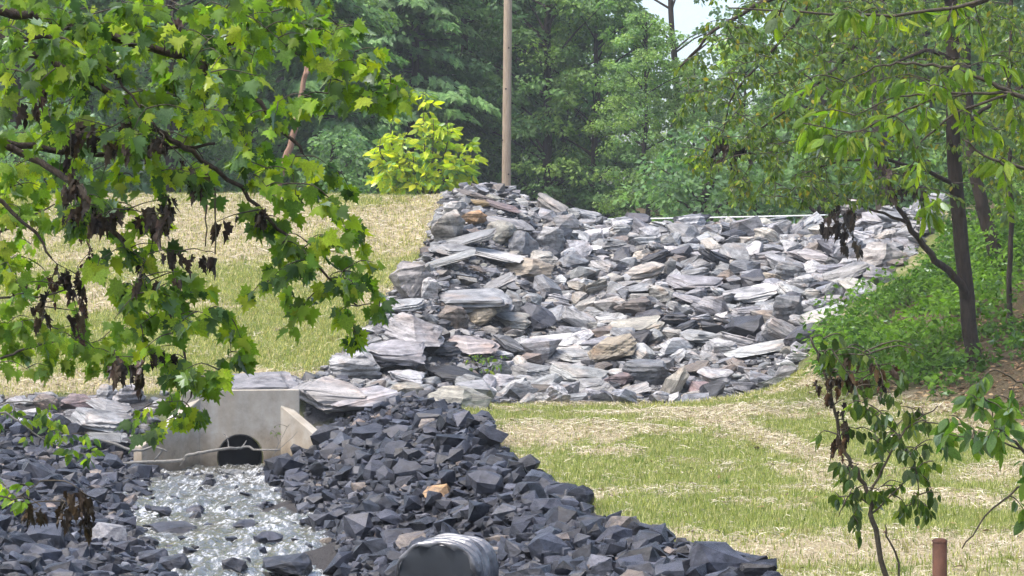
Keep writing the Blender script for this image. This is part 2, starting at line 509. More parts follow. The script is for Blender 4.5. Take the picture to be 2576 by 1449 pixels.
def ground_mat():
    m, nt, o = new_mat('lawn_and_soil')
    L = nt.links
    p = nd(nt, 'ShaderNodeBsdfPrincipled'); L.new(p.outputs[0], o.inputs[0])
    at = nd(nt, 'ShaderNodeAttribute', attribute_name='col')
    sep = nd(nt, 'ShaderNodeSeparateColor'); L.new(at.outputs['Color'], sep.inputs[0])
    tc = nd(nt, 'ShaderNodeTexCoord')
    n = nd(nt, 'ShaderNodeTexNoise'); n.inputs['Scale'].default_value = 5.0; n.inputs['Detail'].default_value = 8.0; n.inputs['Roughness'].default_value = 0.7
    L.new(tc.outputs['Object'], n.inputs['Vector'])
    n2 = nd(nt, 'ShaderNodeTexNoise'); n2.inputs['Scale'].default_value = 38.0; n2.inputs['Detail'].default_value = 6.0; n2.inputs['Roughness'].default_value = 0.75
    L.new(tc.outputs['Object'], n2.inputs['Vector'])
    grass = ramp(nt, n2.outputs[0], [(0.3, (0.06, 0.085, 0.02)), (0.55, (0.17, 0.20, 0.055)), (0.72, (0.30, 0.30, 0.12))])
    straw = ramp(nt, n2.outputs[0], [(0.3, (0.13, 0.105, 0.06)), (0.5, (0.36, 0.305, 0.19)), (0.7, (0.56, 0.50, 0.35))])
    soil = ramp(nt, n2.outputs[0], [(0.3, (0.02, 0.02, 0.021)), (0.7, (0.085, 0.08, 0.08))])
    wood = ramp(nt, n2.outputs[0], [(0.3, (0.025, 0.02, 0.012)), (0.55, (0.09, 0.07, 0.04)), (0.75, (0.17, 0.13, 0.075))])
    sm = nd(nt, 'ShaderNodeMath', operation='ADD'); L.new(sep.outputs[0], sm.inputs[0])
    sb = nd(nt, 'ShaderNodeMath', operation='MULTIPLY_ADD'); sb.inputs[1].default_value = 1.6; sb.inputs[2].default_value = -0.8
    L.new(n.outputs[0], sb.inputs[0]); L.new(sb.outputs[0], sm.inputs[1])
    def mixc(f, a, b):
        x = nd(nt, 'ShaderNodeMix', data_type='RGBA')
        L.new(f, x.inputs[0]); L.new(a, x.inputs[6]); L.new(b, x.inputs[7])
        return x.outputs[2]
    c = mixc(ramp(nt, sm.outputs[0], [(0.3, g3(0)), (0.7, g3(1))]), grass, straw)
    c = mixc(sep.outputs[1], c, soil)
    c = mixc(sep.outputs[2], c, wood)
    L.new(c, p.inputs['Base Color'])
    p.inputs['Roughness'].default_value = 0.95
    p.inputs['Specular IOR Level'].default_value = 0.1
    bp = nd(nt, 'ShaderNodeBump'); bp.inputs['Strength'].default_value = 0.9; bp.inputs['Distance'].default_value = 0.04
    ad = nd(nt, 'ShaderNodeMath', operation='ADD'); L.new(n.outputs[0], ad.inputs[0]); L.new(n2.outputs[0], ad.inputs[1])
    L.new(ad.outputs[0], bp.inputs['Height']); L.new(bp.outputs[0], p.inputs['Normal'])
    return m


M_GROUND = ground_mat()
gx, gy = GX.ravel(), GY.ravel()
mask = np.zeros((len(gx), 3))
mask[:, 0] = straw_amount(gx, gy)
mask[:, 1] = np.maximum.reduce([blur_mask(gx, gy, q) for q in (POLY_BANK_L, POLY_BANK_R, POLY_SPILL, POLY_ROCKBAND)] + [(np.abs(gx - chan_x(gy)) < chan_h(gy)) & (gy < 40.4)])
mask[:, 2] = np.clip(np.maximum(blur_mask(gx, gy, POLY_WOOD, 0.6), (gy > 60) * 1.0), 0, 1)
nx, ny = len(TX), len(TY)
ii = np.arange(nx * ny).reshape(ny, nx)
GF = np.stack([ii[:-1, :-1], ii[:-1, 1:], ii[1:, 1:], ii[1:, :-1]], -1).reshape(-1, 4)
ground = link('ground', np_mesh('ground', np.stack([gx, gy, TZ.ravel()], -1), GF, mask, True), M_GROUND)
tag(ground, 'grassy ground strewn with straw, sloping up into an embankment', 'ground', kind='structure')


def sheet(name, poly, mat, lift, step=0.3):
    xs = [p[0] for p in poly]; ys = [p[1] for p in poly]
    X = np.arange(min(xs) - step, max(xs) + step, step); Y = np.arange(min(ys) - step, max(ys) + step, step)
    XX, YY = np.meshgrid(X, Y)
    ins = inpoly(XX, YY, poly)
    Z = terr(XX, YY) + np.where(ins, lift, -0.06)
    k = np.arange(XX.size).reshape(XX.shape)
    q = np.stack([k[:-1, :-1], k[:-1, 1:], k[1:, 1:], k[1:, :-1]], -1).reshape(-1, 4)
    keep = ins.ravel()[q].sum(1) >= 1
    q = q[keep]
    used = np.unique(q); remap = -np.ones(XX.size, dtype=int); remap[used] = np.arange(len(used))
    V = np.stack([XX.ravel(), YY.ravel(), Z.ravel()], -1)[used]
    return link(name, np_mesh(name, V, remap[q], None, True), mat)


M_GRIT = simple_mat('grey_grit', (0.02, 0.02, 0.022), (0.10, 0.10, 0.11), 40.0, 0.8, 1.0, dist=0.05)  # bed colour kept dark, shade between the stones painted in
M_GRITD = simple_mat('dark_grit', (0.008, 0.008, 0.01), (0.045, 0.045, 0.052), 35.0, 0.7, 1.0, dist=0.05)
spill = sheet('spillway', POLY_SPILL, M_GRIT, 0.012)
tag(spill, 'wide stepped spillway lined with pale grey riprap stones', 'spillway', kind='structure')
bank_r = sheet('rock_bank', POLY_BANK_R, M_GRITD, 0.010)
tag(bank_r, 'bank of dark crushed rock between stream and lawn', 'rock bank', kind='structure')
bank_l = sheet('rock_bank', POLY_BANK_L, M_GRITD, 0.010)
tag(bank_l, 'bank of dark crushed rock below the maple, left of the stream', 'rock bank', kind='structure')

# ------------------------------------------------------------------ stream
def water_mat():
    m, nt, o = new_mat('stream_water')
    L = nt.links
    p = nd(nt, 'ShaderNodeBsdfPrincipled'); L.new(p.outputs[0], o.inputs[0])
    pass
    p.inputs['Roughness'].default_value = 0.06
    p.inputs['IOR'].default_value = 1.5
    p.inputs['Specular IOR Level'].default_value = 0.8
    tc = nd(nt, 'ShaderNodeTexCoord')
    n = nd(nt, 'ShaderNodeTexNoise'); n.inputs['Scale'].default_value = 9.0; n.inputs['Detail'].default_value = 4.0
    L.new(tc.outputs['Object'], n.inputs['Vector'])
    bp = nd(nt, 'ShaderNodeBump'); bp.inputs['Strength'].default_value = 0.6; bp.inputs['Distance'].default_value = 0.05
    L.new(n.outputs[0], bp.inputs['Height']); L.new(bp.outputs[0], p.inputs['Normal'])
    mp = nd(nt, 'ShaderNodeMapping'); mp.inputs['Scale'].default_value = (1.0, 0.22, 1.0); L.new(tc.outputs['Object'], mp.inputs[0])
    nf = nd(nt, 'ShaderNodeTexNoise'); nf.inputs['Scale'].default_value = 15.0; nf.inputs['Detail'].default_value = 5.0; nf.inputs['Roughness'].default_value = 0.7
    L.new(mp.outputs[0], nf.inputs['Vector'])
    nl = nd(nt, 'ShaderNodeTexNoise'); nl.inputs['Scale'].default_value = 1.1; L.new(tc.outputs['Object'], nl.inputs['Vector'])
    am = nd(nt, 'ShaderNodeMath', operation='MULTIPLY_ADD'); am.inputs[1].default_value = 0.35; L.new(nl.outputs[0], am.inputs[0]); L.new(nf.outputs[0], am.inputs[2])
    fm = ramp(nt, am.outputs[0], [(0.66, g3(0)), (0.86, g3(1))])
    cm = nd(nt, 'ShaderNodeMix', data_type='RGBA'); L.new(fm, cm.inputs[0]); cm.inputs[6].default_value = (0.085, 0.086, 0.074, 1); cm.inputs[7].default_value = (0.44, 0.45, 0.46, 1)  # pale flecks in the water colour paint sky glints along with foam
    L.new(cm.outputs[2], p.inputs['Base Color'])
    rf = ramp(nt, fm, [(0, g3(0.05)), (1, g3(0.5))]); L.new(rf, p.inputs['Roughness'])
    return m


def build_water():
    Y = np.concatenate([np.arange(10, 25, 0.2), np.arange(25, 40.35, 0.035)])
    U = np.linspace(-1.35, 1.35, 84)
    UU, YY = np.meshgrid(U, Y)
    XX = chan_x(YY) + UU * chan_h(YY)
    calm = np.clip(1.4 - np.hypot((XX + 4.35) / 0.9, (YY - 31.0) / 1.1), 0, 1)
    Z = water_z(YY) + (1 - 0.85 * calm) * (0.14 * (fbm(XX * 4.5, YY * 1.7, 61, 2) - 0.5) + 0.10 * (fbm(XX * 10, YY * 4.0, 67, 2) - 0.5))
    k = np.arange(XX.size).reshape(XX.shape)
    q = np.stack([k[:-1, :-1], k[:-1, 1:], k[1:, 1:], k[1:, :-1]], -1).reshape(-1, 4)
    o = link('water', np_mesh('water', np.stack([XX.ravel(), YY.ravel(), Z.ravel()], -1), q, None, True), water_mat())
    tag(o, 'shallow rippling stream flowing out of the culvert between dark rocks', 'stream', kind='structure')
build_water()

# ------------------------------------------------------------------ rock shapes
def rock_mesh(name, seed, npts=16, power=3.0, sub=0, rough=0.0, bands=0.0, smooth_deg=30, soften=0.04):
    rnd = random.Random(seed)
    bm = bmesh.new()
    for i in range(npts):
        v = Vector((rnd.gauss(0, 1), rnd.gauss(0, 1), rnd.gauss(0, 1)))
        s = (abs(v.x) ** power + abs(v.y) ** power + abs(v.z) ** power) ** (1 / power)
        v = v / s * rnd.uniform(0.78, 1.0)
        bm.verts.new(v)
    r = bmesh.ops.convex_hull(bm, input=bm.verts)
    bmesh.ops.delete(bm, geom=[g for g in r['geom_interior'] if isinstance(g, bmesh.types.BMVert)], context='VERTS')
    loose = [v for v in bm.verts if not v.link_faces]
    if loose: bmesh.ops.delete(bm, geom=loose, context='VERTS')
    if sub:
        for s in range(sub):
            bmesh.ops.subdivide_edges(bm, edges=bm.edges[:], cuts=1, use_grid_fill=True)
            bmesh.ops.triangulate(bm, faces=bm.faces[:])
            if s == 0:
                bmesh.ops.smooth_vert(bm, verts=bm.verts[:], factor=soften, use_axis_x=True, use_axis_y=True, use_axis_z=True)
        bm.normal_update()
        o = Vector((rnd.uniform(-9, 9), rnd.uniform(-9, 9), rnd.uniform(-9, 9)))
        for v in bm.verts:
            n = mnoise.noise(v.co * 1.7 + o) * rough + mnoise.noise(v.co * 4.1 + o) * rough * 0.5
            v.co += v.normal * n
        if bands:
            for v in bm.verts:
                t = mnoise.noise(Vector((v.co.x * 0.35, v.co.y * 0.35, v.co.z * 4.5)) + o)
                t = max(-1, min(1, t * 3.0))
                v.co.x *= 1 + bands * t; v.co.y *= 1 + bands * t
    lo = Vector([min(v.co[i] for v in bm.verts) for i in range(3)])
    hi = Vector([max(v.co[i] for v in bm.verts) for i in range(3)])
    for v in bm.verts:
        v.co = Vector([(v.co[i] - lo[i]) / (hi[i] - lo[i]) - 0.5 for i in range(3)])
    bmesh.ops.triangulate(bm, faces=bm.faces[:])
    bmesh.ops.recalc_face_normals(bm, faces=bm.faces[:])
    me = bpy.data.meshes.new(name)
    bm.to_mesh(me); bm.free()
    me.polygons.foreach_set('use_smooth', np.ones(len(me.polygons), dtype=bool))
    me.set_sharp_from_angle(angle=R(smooth_deg))
    return me


def mesh_arrays(me):
    V = np.zeros(len(me.vertices) * 3); me.vertices.foreach_get('co', V)
    Fc = np.zeros(len(me.polygons) * 3, dtype=np.int64); me.polygons.foreach_get('vertices', Fc)
    return V.reshape(-1, 3), Fc.reshape(-1, 3)


BIG = [rock_mesh('boulder_shape', 100 + i, 15 + i % 7, 3.2 if i % 3 else 4.5, 3, 0.10, 0.05, 17) for i in range(14)]
SLAB = [rock_mesh('slab_shape', 200 + i, 17 + i % 6, 5.0 if i % 2 else 3.4, 3, 0.07, 0.10, 15) for i in range(14)]
MED = [rock_mesh('stone_shape', 300 + i, 13 + i % 6, 3.6, 1, 0.10, 0.06, 9, 0.0) for i in range(18)]
SML = [mesh_arrays(rock_mesh('small_stone_shape', 400 + i, 11 + i % 4, 3.6)) for i in range(12)]
DRK = [rock_mesh('crushed_shape', 500 + i, 13 + i % 6, 3.4, 1, 0.07, 0.0, 6, 0.0) for i in range(20)]
for m_ in BIG + SLAB + MED: m_.materials.append(M_ROCK)
for m_ in DRK + MED:
    m_.polygons.foreach_set('use_smooth', np.zeros(len(m_.polygons), dtype=bool)); m_.update()
for m_ in DRK: m_.materials.append(M_DARK)

C_ = {'grey': (0.19, 0.189, 0.190), 'pale': (0.262, 0.26, 0.26), 'white': (0.37, 0.368, 0.366), 'blue': (0.14, 0.143, 0.156), 'lilac': (0.24, 0.238, 0.246), 'tan': (0.27, 0.225, 0.165),
      'brown': (0.145, 0.118, 0.098), 'purple': (0.17, 0.125, 0.125), 'dark': (0.036, 0.037, 0.045), 'black': (0.016, 0.016, 0.019), 'beige': (0.28, 0.26, 0.225), 'ochre': (0.30, 0.21, 0.09), 'orange': (0.32, 0.19, 0.09), 'pink': (0.26, 0.238, 0.225)}


def jit(c, a=0.14):
    k = 1 + random.uniform(-a, a)
    return (c[0] * k * (1 + random.uniform(-.04, .04)), c[1] * k, c[2] * k * (1 + random.uniform(-.04, .04)), 1)


OCC = []      # (x, y, r) ground already taken by the large boulders


def boulder(b, label, colour, form='slab', roll=0.0, lift=0.0, depth=0.8, mat=None, name='boulder', group='boulders of the spillway and culvert', sink=0.12, dd=None):
    """b = (x0, y0, x1, y1): its outline box in the survey frame; it stands where that sight line meets the ground"""
    x0, y0, x1, y1 = b
    cx = (x0 + x1) / 2; cy = (y0 + y1) / 2
    d = hit(cx, y1 - 0.25 * (y1 - y0), 22.0) if dd is None else dd
    w = (x1 - x0) / FPX * d; h = (y1 - y0) / FPX * d
    ca = abs(math.cos(R(roll))); sa = abs(math.sin(R(roll)))
    if sa > 0.05:                                       # undo the tilt: long axis L and height T from the box
        det = ca * ca - sa * sa
        if det > 0.25:
            L = (w * ca - h * sa) / det; T = (h * ca - w * sa) / det
            w, h = max(L, w * 0.6), max(T, h * 0.35)
    pitch = R(16 if form == 'slab' else 8)
    D = min(depth * w, 1.3 * h / math.sin(pitch + R(6)))
    D = max(D, 0.6 * w if form != 'slab' else 0.5 * w)
    T = 0.92 * h if form != 'slab' else max(0.62 * h, h - D * math.sin(pitch) * 0.6)
    d = d - (0.42 if x1 < 1420 and mat is None else 0.32) * D
    w, h = (x1 - x0) / FPX * d if sa <= 0.05 else w, h
    pool = SLAB if form == 'slab' else BIG
    me = pool[hash(label) % len(pool)] if False else pool[sum(map(ord, label)) % len(pool)]
    if mat is not None:
        me = DRK_BIG[sum(map(ord, label)) % len(DRK_BIG)]
    o = link(name, me)
    c = Q(cx, cy, d)
    o.location = (c.x, c.y + D * 0.1, c.z + lift)
    big = 1.27 if (x1 < 1420 and y0 > 460 and mat is None) else 1.18
    o.scale = (w * big, D * 1.15, T * (big + 0.06))
    o.rotation_euler = (Matrix.Rotation(R(-roll), 3, 'Y') @ Matrix.Rotation(pitch, 3, 'X') @ Matrix.Rotation(R((sum(map(ord, label)) % 37) - 18) * (0.5 if form == 'slab' else 1), 3, 'Z')).to_euler()
    o.color = jit([q * (0.82 if mat is None else 1.0) for q in C_[colour]], 0.16)
    tag(o, label, 'boulder', group)
    OCC.append((c.x, c.y + D * 0.1, (0.62 if x1 < 1420 else 0.55) * max(w, D)))
    return o


DRK_BIG = [rock_mesh('dark_boulder_shape', 700 + i, 14 + i % 5, 3.6, 2, 0.09, 0.0, 8, 0.0) for i in range(8)]
for m_ in DRK_BIG:
    m_.polygons.foreach_set('use_smooth', np.zeros(len(m_.polygons), dtype=bool)); m_.update()
    m_.materials.append(M_DARK)

BOULDERS = [
    ((1154, 473, 1236, 507), 'brown-grey slab lying topmost on the boulder mound beside the wooden pole', 'brown', 'slab', -14),
    ((1107, 496, 1178, 514), 'thin black slab near the top left of the boulder mound', 'black', 'slab', 8),
    ((1185, 501, 1228, 522), 'small ochre flat stone just under the topmost brown slab', 'ochre', 'slab', -8),
    ((1229, 503, 1305, 537), 'purple-red slab in front of the foot of the wooden pole', 'purple', 'slab', -16),
    ((1118, 508, 1180, 540), 'white squarish block under the thin black slab', 'white', 'block', 0),
    ((1090, 536, 1162, 616), 'large rounded grey boulder at the grass edge of the mound', 'beige', 'block', 0),
    ((1159, 532, 1218, 568), 'orange-stained block in the upper part of the mound', 'orange', 'block', 0),
    ((1218, 536, 1336, 592), 'broad pale pitted slab with dark underside below the purple-red slab', 'pale', 'slab', -14),
    ((1226, 560, 1289, 624), 'upright tan-grey boulder wedged in the middle of the mound', 'beige', 'block', 0),
    ((1119, 575, 1238, 630), 'spotted slab tilted up to the right in front of the tan upright boulder', 'grey', 'slab', 16),
    ((1285, 586, 1346, 655), 'blue-grey angular boulder at the right foot of the mound', 'blue', 'block', 0),
    ((1068, 630, 1186, 680), 'mottled pale slab tilted over a dark gap at the grass edge', 'pale', 'slab', 16),
    ((1351, 574, 1414, 636), 'pale faceted boulder beside the crest of the spillway', 'lilac', 'block', 0),
    ((1086, 612, 1186, 645), 'flat grey slab sandwiched between spotted slab and mottled slab', 'grey', 'slab', -4),
    ((1184, 622, 1307, 661), 'whitish flat slab at the front of the mound', 'white', 'slab', -9),
    ((1283, 652, 1381, 696), 'rounded boulder with a smooth tan top below the mound', 'tan', 'block', 0),
    ((1332, 632, 1404, 674), 'flat slab with brown broken edge behind the tan-topped boulder', 'beige', 'slab', -4),
    ((992, 666, 1098, 762), 'big pale layered boulder jutting out over the grass embankment', 'pink', 'block', 0),
    ((1291, 500, 1326, 520), 'small white stone on the skyline right of the pole', 'white', 'block', 0),
    ((1320, 528, 1362, 562), 'grey stone stepping down the skyline right of the pole', 'grey', 'block', -20),
    ((1097, 724, 1268, 788), 'long dark layered ledge boulder in the middle of the left side', 'grey', 'slab', 3),
    ((1195, 690, 1290, 745), 'slanted grey slab leaning on the right end of the long dark ledge', 'grey', 'slab', 24),
    ((1063, 704, 1098, 766), 'upright whitish stone at the left end of the long dark ledge', 'white', 'block', 0),
    ((963, 748, 1058, 790), 'flat pale slab poking out beside the maple leaves', 'pale', 'slab', 6),
    ((972, 787, 1112, 890), 'biggest pale slab with brown underside overhanging a dark hollow', 'pale', 'slab', -10),
    ((1104, 772, 1171, 827), 'dark blocky boulder right of the biggest overhanging slab', 'brown', 'block', 0),
    ((1173, 768, 1249, 825), 'grey stone with tan cap left of the loaf-shaped boulder', 'tan', 'block', 8),
    ((1240, 785, 1327, 828), 'pale loaf-shaped boulder below the long dark ledge', 'beige', 'slab', -6),
    ((1264, 735, 1310, 790), 'mottled upright stone above the loaf-shaped boulder', 'pale', 'block', 0),
    ((1308, 742, 1360, 800), 'pale folded boulder at the edge of the fine gravel chute', 'pale', 'block', -10),
    ((917, 854, 1058, 920), 'long stone with white streaks right of the lowest maple leaves', 'lilac', 'slab', -4),
    ((943, 884, 1021, 936), 'dark wedge with a pale slanting top edge', 'dark', 'slab', 18),
    ((1119, 848, 1241, 890), 'pinkish flat slab right of the biggest overhanging slab', 'pink', 'slab', -2),
    ((1074, 864, 1152, 901), 'dark layered stone below the biggest overhanging slab', 'dark', 'slab', 0),
    ((1237, 832, 1322, 894), 'grey slab slanting down to the right beside the pinkish slab', 'grey', 'slab', -26),
    ((1071, 918, 1202, 960), 'long black log-shaped rock left of the small green plant', 'black', 'slab', -6),
    ((982, 924, 1062, 972), 'pale pointed slab above the beige boulder', 'white', 'slab', -12),
    ((842, 886, 950, 955), 'whitish mottled boulder between embankment straw and pale slabs', 'pale', 'block', 0),
    ((735, 947, 926, 1037), 'broad pinkish slab right behind the concrete headwall', 'pink', 'slab', -4),
    ((840, 970, 992, 1040), 'light blue-grey boulder half buried by the dark rock pile', 'lilac', 'block', 10),
    ((987, 967, 1060, 1006), 'beige boulder at the top of the dark rock pile', 'beige', 'block', 0),
    ((1091, 977, 1219, 1035), 'layered tan-grey boulder beside the start of the green lawn', 'beige', 'block', -2),
    ((1150, 941, 1232, 994), 'grey stone with dark front behind the layered tan-grey boulder', 'grey', 'block', -12),
    ((1239, 910, 1284, 964), 'dark grey boulder behind the small green plant', 'blue', 'block', 0),
    ((1275, 911, 1378, 962), 'smooth whitish slab right of the small green plant', 'lilac', 'slab', -3),
    ((1344, 841, 1471, 888), 'bright white flat boulder in the lower middle of the spillway', 'white', 'slab', 0),
    ((1474, 832, 1600, 922), 'large brown-topped slab tilted up over a black shadow', 'tan', 'slab', 18),
    ((1568, 828, 1645, 884), 'dark angular rock at the upper end of the brown-topped tilted slab', 'dark', 'block', 14),
    ((1384, 876, 1492, 912), 'long pale stone touching the low end of the brown-topped slab', 'pale', 'slab', -4),
    ((1571, 906, 1685, 967), 'large blue-grey rounded boulder near the lower edge of the spillway', 'blue', 'block', 0),
    ((1392, 914, 1523, 975), 'broad pale layered slab below the long pale stone', 'pale', 'slab', -6),
    ((1438, 950, 1542, 998), 'smooth plain grey flat stone near the lawn edge', 'grey', 'slab', 6),
    ((1522, 938, 1594, 975), 'purple-brown rounded stone left of the large blue-grey boulder', 'purple', 'block', 0),
    ((1574, 653, 1672, 712), 'pale squared block with black shadow in the middle of the spillway', 'beige', 'slab', 12),
    ((1662, 648, 1708, 706), 'upright grey stone leaning on the pale squared block', 'grey', 'block', -20),
    ((1648, 710, 1680, 736), 'small white pointed stone under the leaning grey stone', 'white', 'block', 0),
    ((1550, 750, 1643, 798), 'rounded brown-grey stone in the centre of the spillway', 'brown', 'block', 0),
    ((1602, 779, 1669, 811), 'dark low stone left of the black loaf stone', 'dark', 'block', 0),
    ((1660, 787, 1739, 824), 'black loaf stone in the centre of the spillway', 'dark', 'block', 0),
    ((1540, 801, 1664, 842), 'long tan-grey slab above the brown-topped tilted slab', 'beige', 'slab', 6),
    ((1714, 823, 1832, 873), 'broad pale flat slab right of the dark angular rock', 'pale', 'slab', -4),
    ((1690, 735, 1798, 774), 'long grey slab slanting down towards the right side', 'lilac', 'slab', -16),
    ((1688, 693, 1810, 732), 'wide layered slab right of the leaning grey stone', 'grey', 'slab', 0),
    ((1704, 907, 1784, 946), 'dark brown log-shaped rock near the lower right of the spillway', 'brown', 'slab', 14),
    ((1561, 714, 1635, 740), 'thin pale slab under the pale squared block', 'pale', 'slab', 8),
    ((1730, 963, 1804, 1001), 'reddish-brown flat stone at the lawn edge', 'purple', 'slab', 0),
    ((1538, 963, 1633, 1006), 'long narrow pale stone running along the lawn edge', 'pale', 'slab', 16),
    ((1681, 944, 1745, 970), 'grey flat stone above the reddish-brown flat stone', 'grey', 'slab', 4),
    ((1504, 787, 1575, 813), 'white oval stone left of the dark low stone', 'white', 'slab', 6),
    ((2091, 583, 2200, 690), 'huge lilac-grey boulder with creases at the right bank', 'lilac', 'block', 24),
    ((2170, 612, 2273, 680), 'tawny fractured boulder behind the huge lilac-grey boulder', 'pink', 'block', 0),
    ((2078, 655, 2190, 722), 'jagged grey boulder at the foot of the huge lilac-grey boulder', 'grey', 'block', 18),
    ((1950, 655, 2030, 713), 'rounded pale boulder with a dark front near the right bank', 'pale', 'block', -8),
    ((1904, 682, 1973, 722), 'tan wedge stone left of the rounded pale boulder', 'tan', 'block', -10),
    ((1982, 692, 2051, 735), 'white-topped stone with dark right side', 'white', 'block', 0),
    ((2019, 727, 2084, 765), 'smooth grey oval stone near the right bank', 'pale', 'block', 0),
    ((1824, 716, 1971, 763), 'long flat whitish slab right of centre', 'white', 'slab', 8),
    ((1982, 618, 2097, 672), 'pinkish slab slanting beside the huge lilac-grey boulder', 'pink', 'slab', -8),
    ((1876, 596, 1934, 630), 'squared grey block in the upper right of the spillway', 'grey', 'block', 0),
    ((2039, 763, 2125, 796), 'narrow white strip of stone pointing at the ferns', 'white', 'slab', 14),
    ((1950, 745, 2023, 820), 'upright dark-sided boulder beside the ferns', 'blue', 'block', 0),
    ((2080, 709, 2124, 768), 'tall thin stone leaning against the right bank', 'grey', 'slab', 50),
    ((2171, 672, 2249, 724), 'grey boulder under overhanging twigs on the right bank', 'grey', 'block', 0),
    ((2300, 668, 2362, 704), 'pale stone half hidden in the ferns behind the leaning limb', 'pale', 'slab', 12),
    ((1838, 858, 2004, 894), 'long white slab at the lower right next to the ferns', 'white', 'slab', 10),
    ((1700, 612, 1770, 636), 'pale flat slab in the upper middle of the spillway', 'pale', 'slab', 0),
    ((1440, 548, 1500, 568), 'pale slab on the crest just right of the mound', 'pale', 'slab', 4),
    ((1520, 546, 1600, 580), 'light grey pointed stone breaking the white rail line', 'lilac', 'block', 0),
    ((2100, 500, 2190, 545), 'brownish boulder behind hanging twigs at the right end of the crest', 'pink', 'block', 0),
    ((187, 1030, 317, 1095), 'large flat lilac slab left of the concrete headwall', 'lilac', 'slab', -4),
    ((219, 1002, 323, 1047), 'grey slab resting on the large flat lilac slab', 'grey', 'slab', -12),
    ((85, 990, 147, 1043), 'dark pointed boulder at the left straw edge', 'brown', 'block', -20),
    ((161, 994, 228, 1032), 'pinkish-brown block left of the resting grey slab', 'purple', 'block', 0),
    ((248, 970, 293, 1013), 'small pale boulder under the maple at the straw edge', 'pale', 'block', 0),
    ((291, 970, 358, 1021), 'pale boulder with dark layered base beside the maple leaves', 'pale', 'block', 0),
    ((43, 1026, 106, 1054), 'mottled whitish stone at the left edge of the rock band', 'white', 'block', -6),
    ((115, 1041, 160, 1069), 'pale pinkish block among the low shrub leaves', 'pink', 'block', 0),
    ((219, 1089, 314, 1121), 'slab supporting the large flat lilac slab', 'grey', 'slab', -2),
    ((300, 1104, 345, 1134), 'dark stone against the end of the left wing wall', 'dark', 'block', 0),
    ((560, 942, 729, 990), 'grey flat slab lying on top of the headwall', 'grey', 'slab', 3),
]
for b in BOULDERS:
    boulder(b[0], b[1], b[2], b[3], b[4])

DARKS = [
    ((228, 1316, 325, 1392), 'flat slab with pale top on the left rock bank', 'grey', 'slab', -14),
    ((300, 1352, 360, 1400), 'angular dark rock below the flat pale-topped slab', 'dark', 'block', 0),
    ((80, 1325, 150, 1375), 'blocky charcoal rock on the left rock bank', 'dark', 'block', 0),
    ((30, 1370, 120, 1430), 'large charcoal rock in the lower left corner', 'dark', 'block', 0),
    ((350, 1385, 420, 1440), 'large rounded dark rock at the lower left waterline', 'dark', 'block', 0),
    ((400, 1400, 470, 1449), 'dark rock at the bottom edge beside the stream', 'dark', 'block', 0),
    ((553, 1400, 618, 1440), 'pyramid-shaped dark rock standing in the stream', 'dark', 'block', 0),
    ((668, 1400, 778, 1460), 'largest dark rock standing in the stream at the bottom', 'dark', 'block', 0),
    ((505, 1202, 540, 1224), 'small dark rock in the stream in front of the culvert', 'dark', 'block', 0),
    ((470, 1270, 510, 1296), 'dark rock with a trailing ripple in the stream', 'dark', 'block', 0),
    ((512, 1192, 536, 1205), 'black rock at the waterline left of the pipe mouth', 'black', 'block', 0),
    ((556, 1178, 612, 1197), 'grey-blue stone right under the pipe mouth', 'grey', 'block', 0),
    ((640, 1343, 706, 1360), 'low flat dark rock in the middle of the stream', 'dark', 'slab', 0),
    ((590, 1310, 640, 1326), 'low wide dark rock awash in the stream', 'dark', 'slab', 0),
    ((380, 1316, 480, 1340), 'long low dark rock at the edge of the olive pool', 'dark', 'slab', 0),
    ((380, 1272, 430, 1300), 'big dark rock above the olive pool', 'dark', 'block', -10),
    ((760, 1245, 800, 1275), 'grey rock at the right waterline', 'grey', 'block', 0),
    ((1068, 1218, 1132, 1262), 'dark stone with rusty orange face on the right rock bank', 'orange', 'block', 0),
    ((1350, 1335, 1400, 1365), 'pale flat stone near the lower lawn edge', 'grey', 'slab', 10),
    ((1340, 1260, 1420, 1312), 'large dark block at the lawn edge of the rock bank', 'dark', 'block', 0),
    ((1660, 1370, 1760, 1440), 'large dark boulder at the lower right tip of the rock bank', 'dark', 'block', 0),
    ((915, 1240, 975, 1290), 'blocky upright dark rock in the middle of the rock bank', 'dark', 'block', 0),
    ((1040, 1095, 1100, 1125), 'dark rounded rock high on the rock pile', 'dark', 'block', 0),
    ((1340, 1395, 1420, 1449), 'large pointed dark rock right of the black pipe', 'black', 'block', 0),
    ((1000, 1340, 1090, 1385), 'flat-topped olive-grey rock left above the black pipe', 'brown', 'slab', 8),
    ((1190, 1160, 1240, 1185), 'pale grey stone in the middle of the dark rock bank', 'pale', 'block', 0),
    ((850, 1395, 910, 1445), 'dark rock at the bottom right waterline', 'dark', 'block', 0),
]
for b in DARKS:
    boulder(b[0], b[1], b[2], b[3], b[4], mat=M_DARK, name='rock', group='dark rocks of the stream and banks', depth=0.9)


# ------------------------------------------------------------------ riprap lining and crushed rock
def slope_at(x, y):
    e = 0.3
    return float(terr(x + e, y) - terr(x - e, y)) / (2 * e), float(terr(x, y + e) - terr(x, y - e)) / (2 * e)


